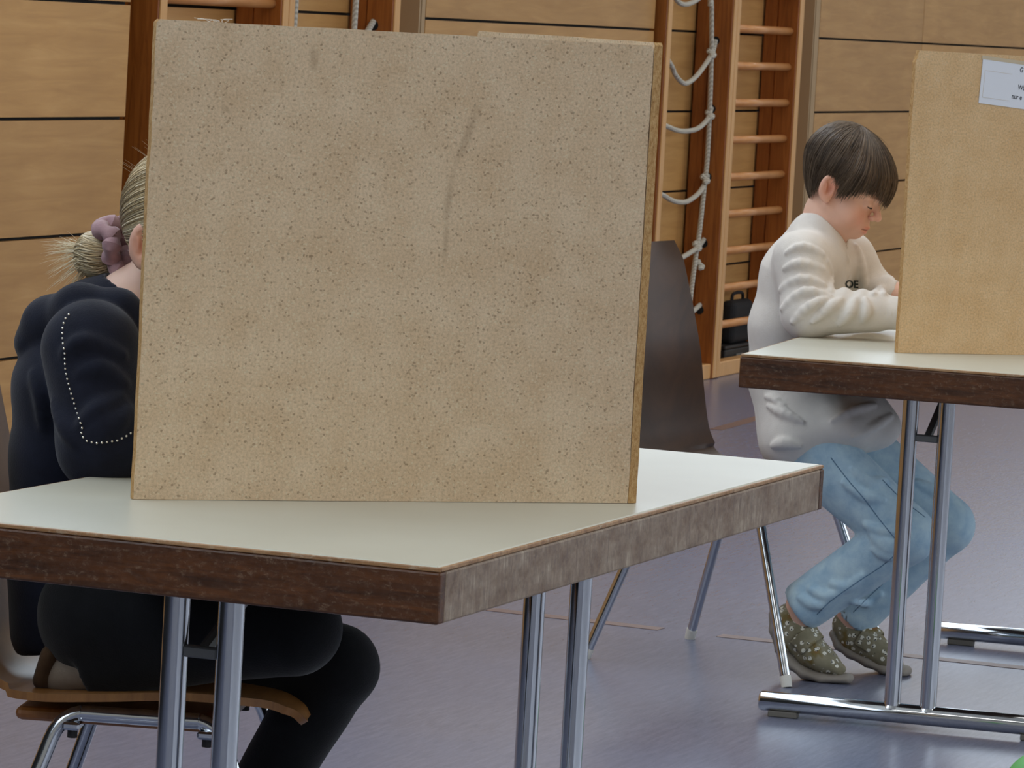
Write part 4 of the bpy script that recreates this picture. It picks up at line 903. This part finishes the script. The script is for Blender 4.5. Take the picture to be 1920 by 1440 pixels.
    path = [(129,590),(121,600),(117,617),(117,637),(121,660),(122,690),(127,715),(134,740),(142,766),(150,790),(154,803),(152,816),(163,827),(180,831),(200,829),(220,826),(238,817),(250,809),(270,800)]
    dense = []; P2 = [np.array(p, float) for p in path]
    acc = 0
    for i in range(len(P2)-1):
        L = np.linalg.norm(P2[i+1]-P2[i]); 
        while acc < L: dense.append(P2[i]+(P2[i+1]-P2[i])*acc/L); acc += 9.6
        acc -= L
    sb = bmesh.new()
    for p in trace_many(fsw, dense, 5.4, 6.9):
        bmesh.ops.create_icosphere(sb, subdivisions=2, radius=.0019, matrix=Matrix.Translation(Vector(p-org)))
    me = bpy.data.meshes.new('studs'); sb.to_mesh(me); sb.free(); so2 = link('stud_row', me, M['stud'], so, True); so2['label'] = 'row of small silver studs'
    # ---- hair drawn back into a bun
    c = np.array([.002, 0, .042]); rad = np.array([.101, .081, .089]); bd = np.array([-.80, -.04, -.66]); bd /= np.linalg.norm(bd)
    n = 3600; parts = []
    def sl(a, bb, t):
        w_ = np.arccos(np.clip((a*bb).sum(-1, keepdims=True), -1, 1)); s_ = np.sin(w_)+1e-6; return (np.sin((1-t)*w_)/s_)[:, None, :]*0 + 0
    az = rng.uniform(-math.pi, math.pi, n); zz = rng.uniform(-.75, 1, n)
    front = np.cos(az)
    lim = np.interp(front, [-1, -.3, .2, .6, 1], [-.62, -.45, -.1, .22, .36]); zz = lim+(1-lim)*rng.random(n)**1.2
    r_ = np.sqrt(np.clip(1-zz**2, 0, 1)); A = np.stack([np.cos(az)*r_, np.sin(az)*r_, zz], 1)
    k = 12; t = np.linspace(0, 1, k); w_ = np.arccos(np.clip(A @ bd, -1, 1)); s_ = np.sin(w_)+1e-4
    Dr = (np.sin((1-t)[None, :]*w_[:, None])/s_[:, None])[..., None]*A[:, None, :] + (np.sin(t[None, :]*w_[:, None])/s_[:, None])[..., None]*bd
    Dr /= np.linalg.norm(Dr, axis=2, keepdims=True)
    push = (.985+.05*rng.random(n))[:, None]+.012*np.sin(az*23)[:, None]
    pts = c+Dr*rad*(push+.06*(t**6)[None, :])[..., None]
    parts.append(strands(hd.wor(pts.reshape(-1, 3)).reshape(n, k, 3), rng.uniform(.0007, .0014, n), np.clip(rng.normal(.5, .25, n)+.2*np.sin(az*31), 0, 1), .8))
    # under-layer cap
    na, nt = 48, 20; azg = np.linspace(-math.pi, math.pi, na, endpoint=False); lim = np.interp(np.cos(azg), [-1, -.3, .2, .6, 1], [-.60, -.42, -.05, .26, .40])
    Zg = 1-(1-lim)[:, None]*np.linspace(0, 1, nt)[None, :]; rg = np.sqrt(np.clip(1-Zg**2, 0, 1)); Dg = np.stack([np.cos(azg)[:, None]*rg, np.sin(azg)[:, None]*rg, Zg], -1)
    cap = hd.wor((c+Dg*rad*.965).reshape(-1, 3)); ii, jj = np.meshgrid(np.arange(na), np.arange(nt-1), indexing='ij'); i2 = (ii+1) % na
    parts.append((cap, np.stack([ii*nt+jj, i2*nt+jj, i2*nt+jj+1, ii*nt+jj+1], -1).reshape(-1, 4), np.full(len(cap), .3)))
    bun0 = hd.wor(c+bd*rad*1.0)+np.array([-.017, 0, -.014]); ax = (b(120, 500, -.02)-b(222, 446, -.02)); ax /= np.linalg.norm(ax); e1 = np.cross(ax, Z); e1 /= np.linalg.norm(e1); e2 = np.cross(ax, e1)
    bc = bun0+ax*.030
    nb = 900; th = rng.uniform(0, 2*math.pi, nb); t = np.linspace(0, 1, 14)
    prof = np.interp(t, [0, .25, .5, .75, 1], [.018, .030, .036, .030, .012]); rr = (.55+.45*rng.random(nb)**.5)
    sp = th[:, None]+(1.3+rng.normal(0, .5, nb))[:, None]*t[None, :]
    pos = bc+ax*((t*.062-.012)[None, :, None]) + (e1*np.cos(sp)[..., None]+e2*np.sin(sp)[..., None])*(prof[None, :]*rr[:, None])[..., None]*np.array([1.0])
    parts.append(strands(pos, rng.uniform(.0008, .0015, nb), np.clip(rng.normal(.6, .25, nb), 0, 1), .7))
    nf = 260; th = rng.uniform(0, 2*math.pi, nf); st = bc+ax*.035+(e1*np.cos(th)[:, None]+e2*np.sin(th)[:, None])*(.012+.016*rng.random(nf))[:, None]
    dr = ax*.85+(e1*np.cos(th)[:, None]+e2*np.sin(th)[:, None])*.75+rng.normal(0, .22, (nf, 3)); ln = rng.uniform(.018, .05, nf)
    t = np.linspace(0, 1, 6); pos = st[:, None]+dr[:, None]*ln[:, None, None]*t[None, :, None]+Z*(-.012*rng.random(nf))[:, None, None]*(t**2)[None, :, None]
    parts.append(strands(pos, rng.uniform(.0004, .0008, nf), np.clip(rng.normal(.75, .2, nf), 0, 1), .15))
    nf = 60; a_ = rng.uniform(-2.6, -.6, nf); z_ = rng.uniform(.3, .95, nf); r_ = np.sqrt(1-z_**2); D0 = np.stack([np.cos(a_)*r_, np.sin(a_)*r_, z_], 1); t = np.linspace(0, 1, 6)
    pos = hd.wor((c+D0[:, None]*rad*(1.0+.12*rng.random(nf)[:, None]*t[None])[..., None]+np.array([-.03, 0, .0])*t[None, :, None]).reshape(-1, 3)).reshape(nf, 6, 3); parts.append(strands(pos, np.full(nf, .00018), np.full(nf, .6), .4))
    ho = hair_obj('hair', parts, M['hair_blonde'], bo, org); ho['label'] = 'blonde hair pulled back into a messy bun'
    sc = bun0+ax*.012; ring = []; rd = []
    for i, a_ in enumerate(np.linspace(0, 2*math.pi, 61)):
        ring.append(sc+(e1*math.cos(a_)+e2*math.sin(a_))*(.031+.005*math.sin(a_*7))+ax*.010*math.sin(a_*3+1)-org); rd.append(.0115+.0032*math.sin(a_*13))
    MB().tube(ring, rd, 12, False).build('scrunchie', M['scrunchie'], bo, smooth=True)
build_girl()
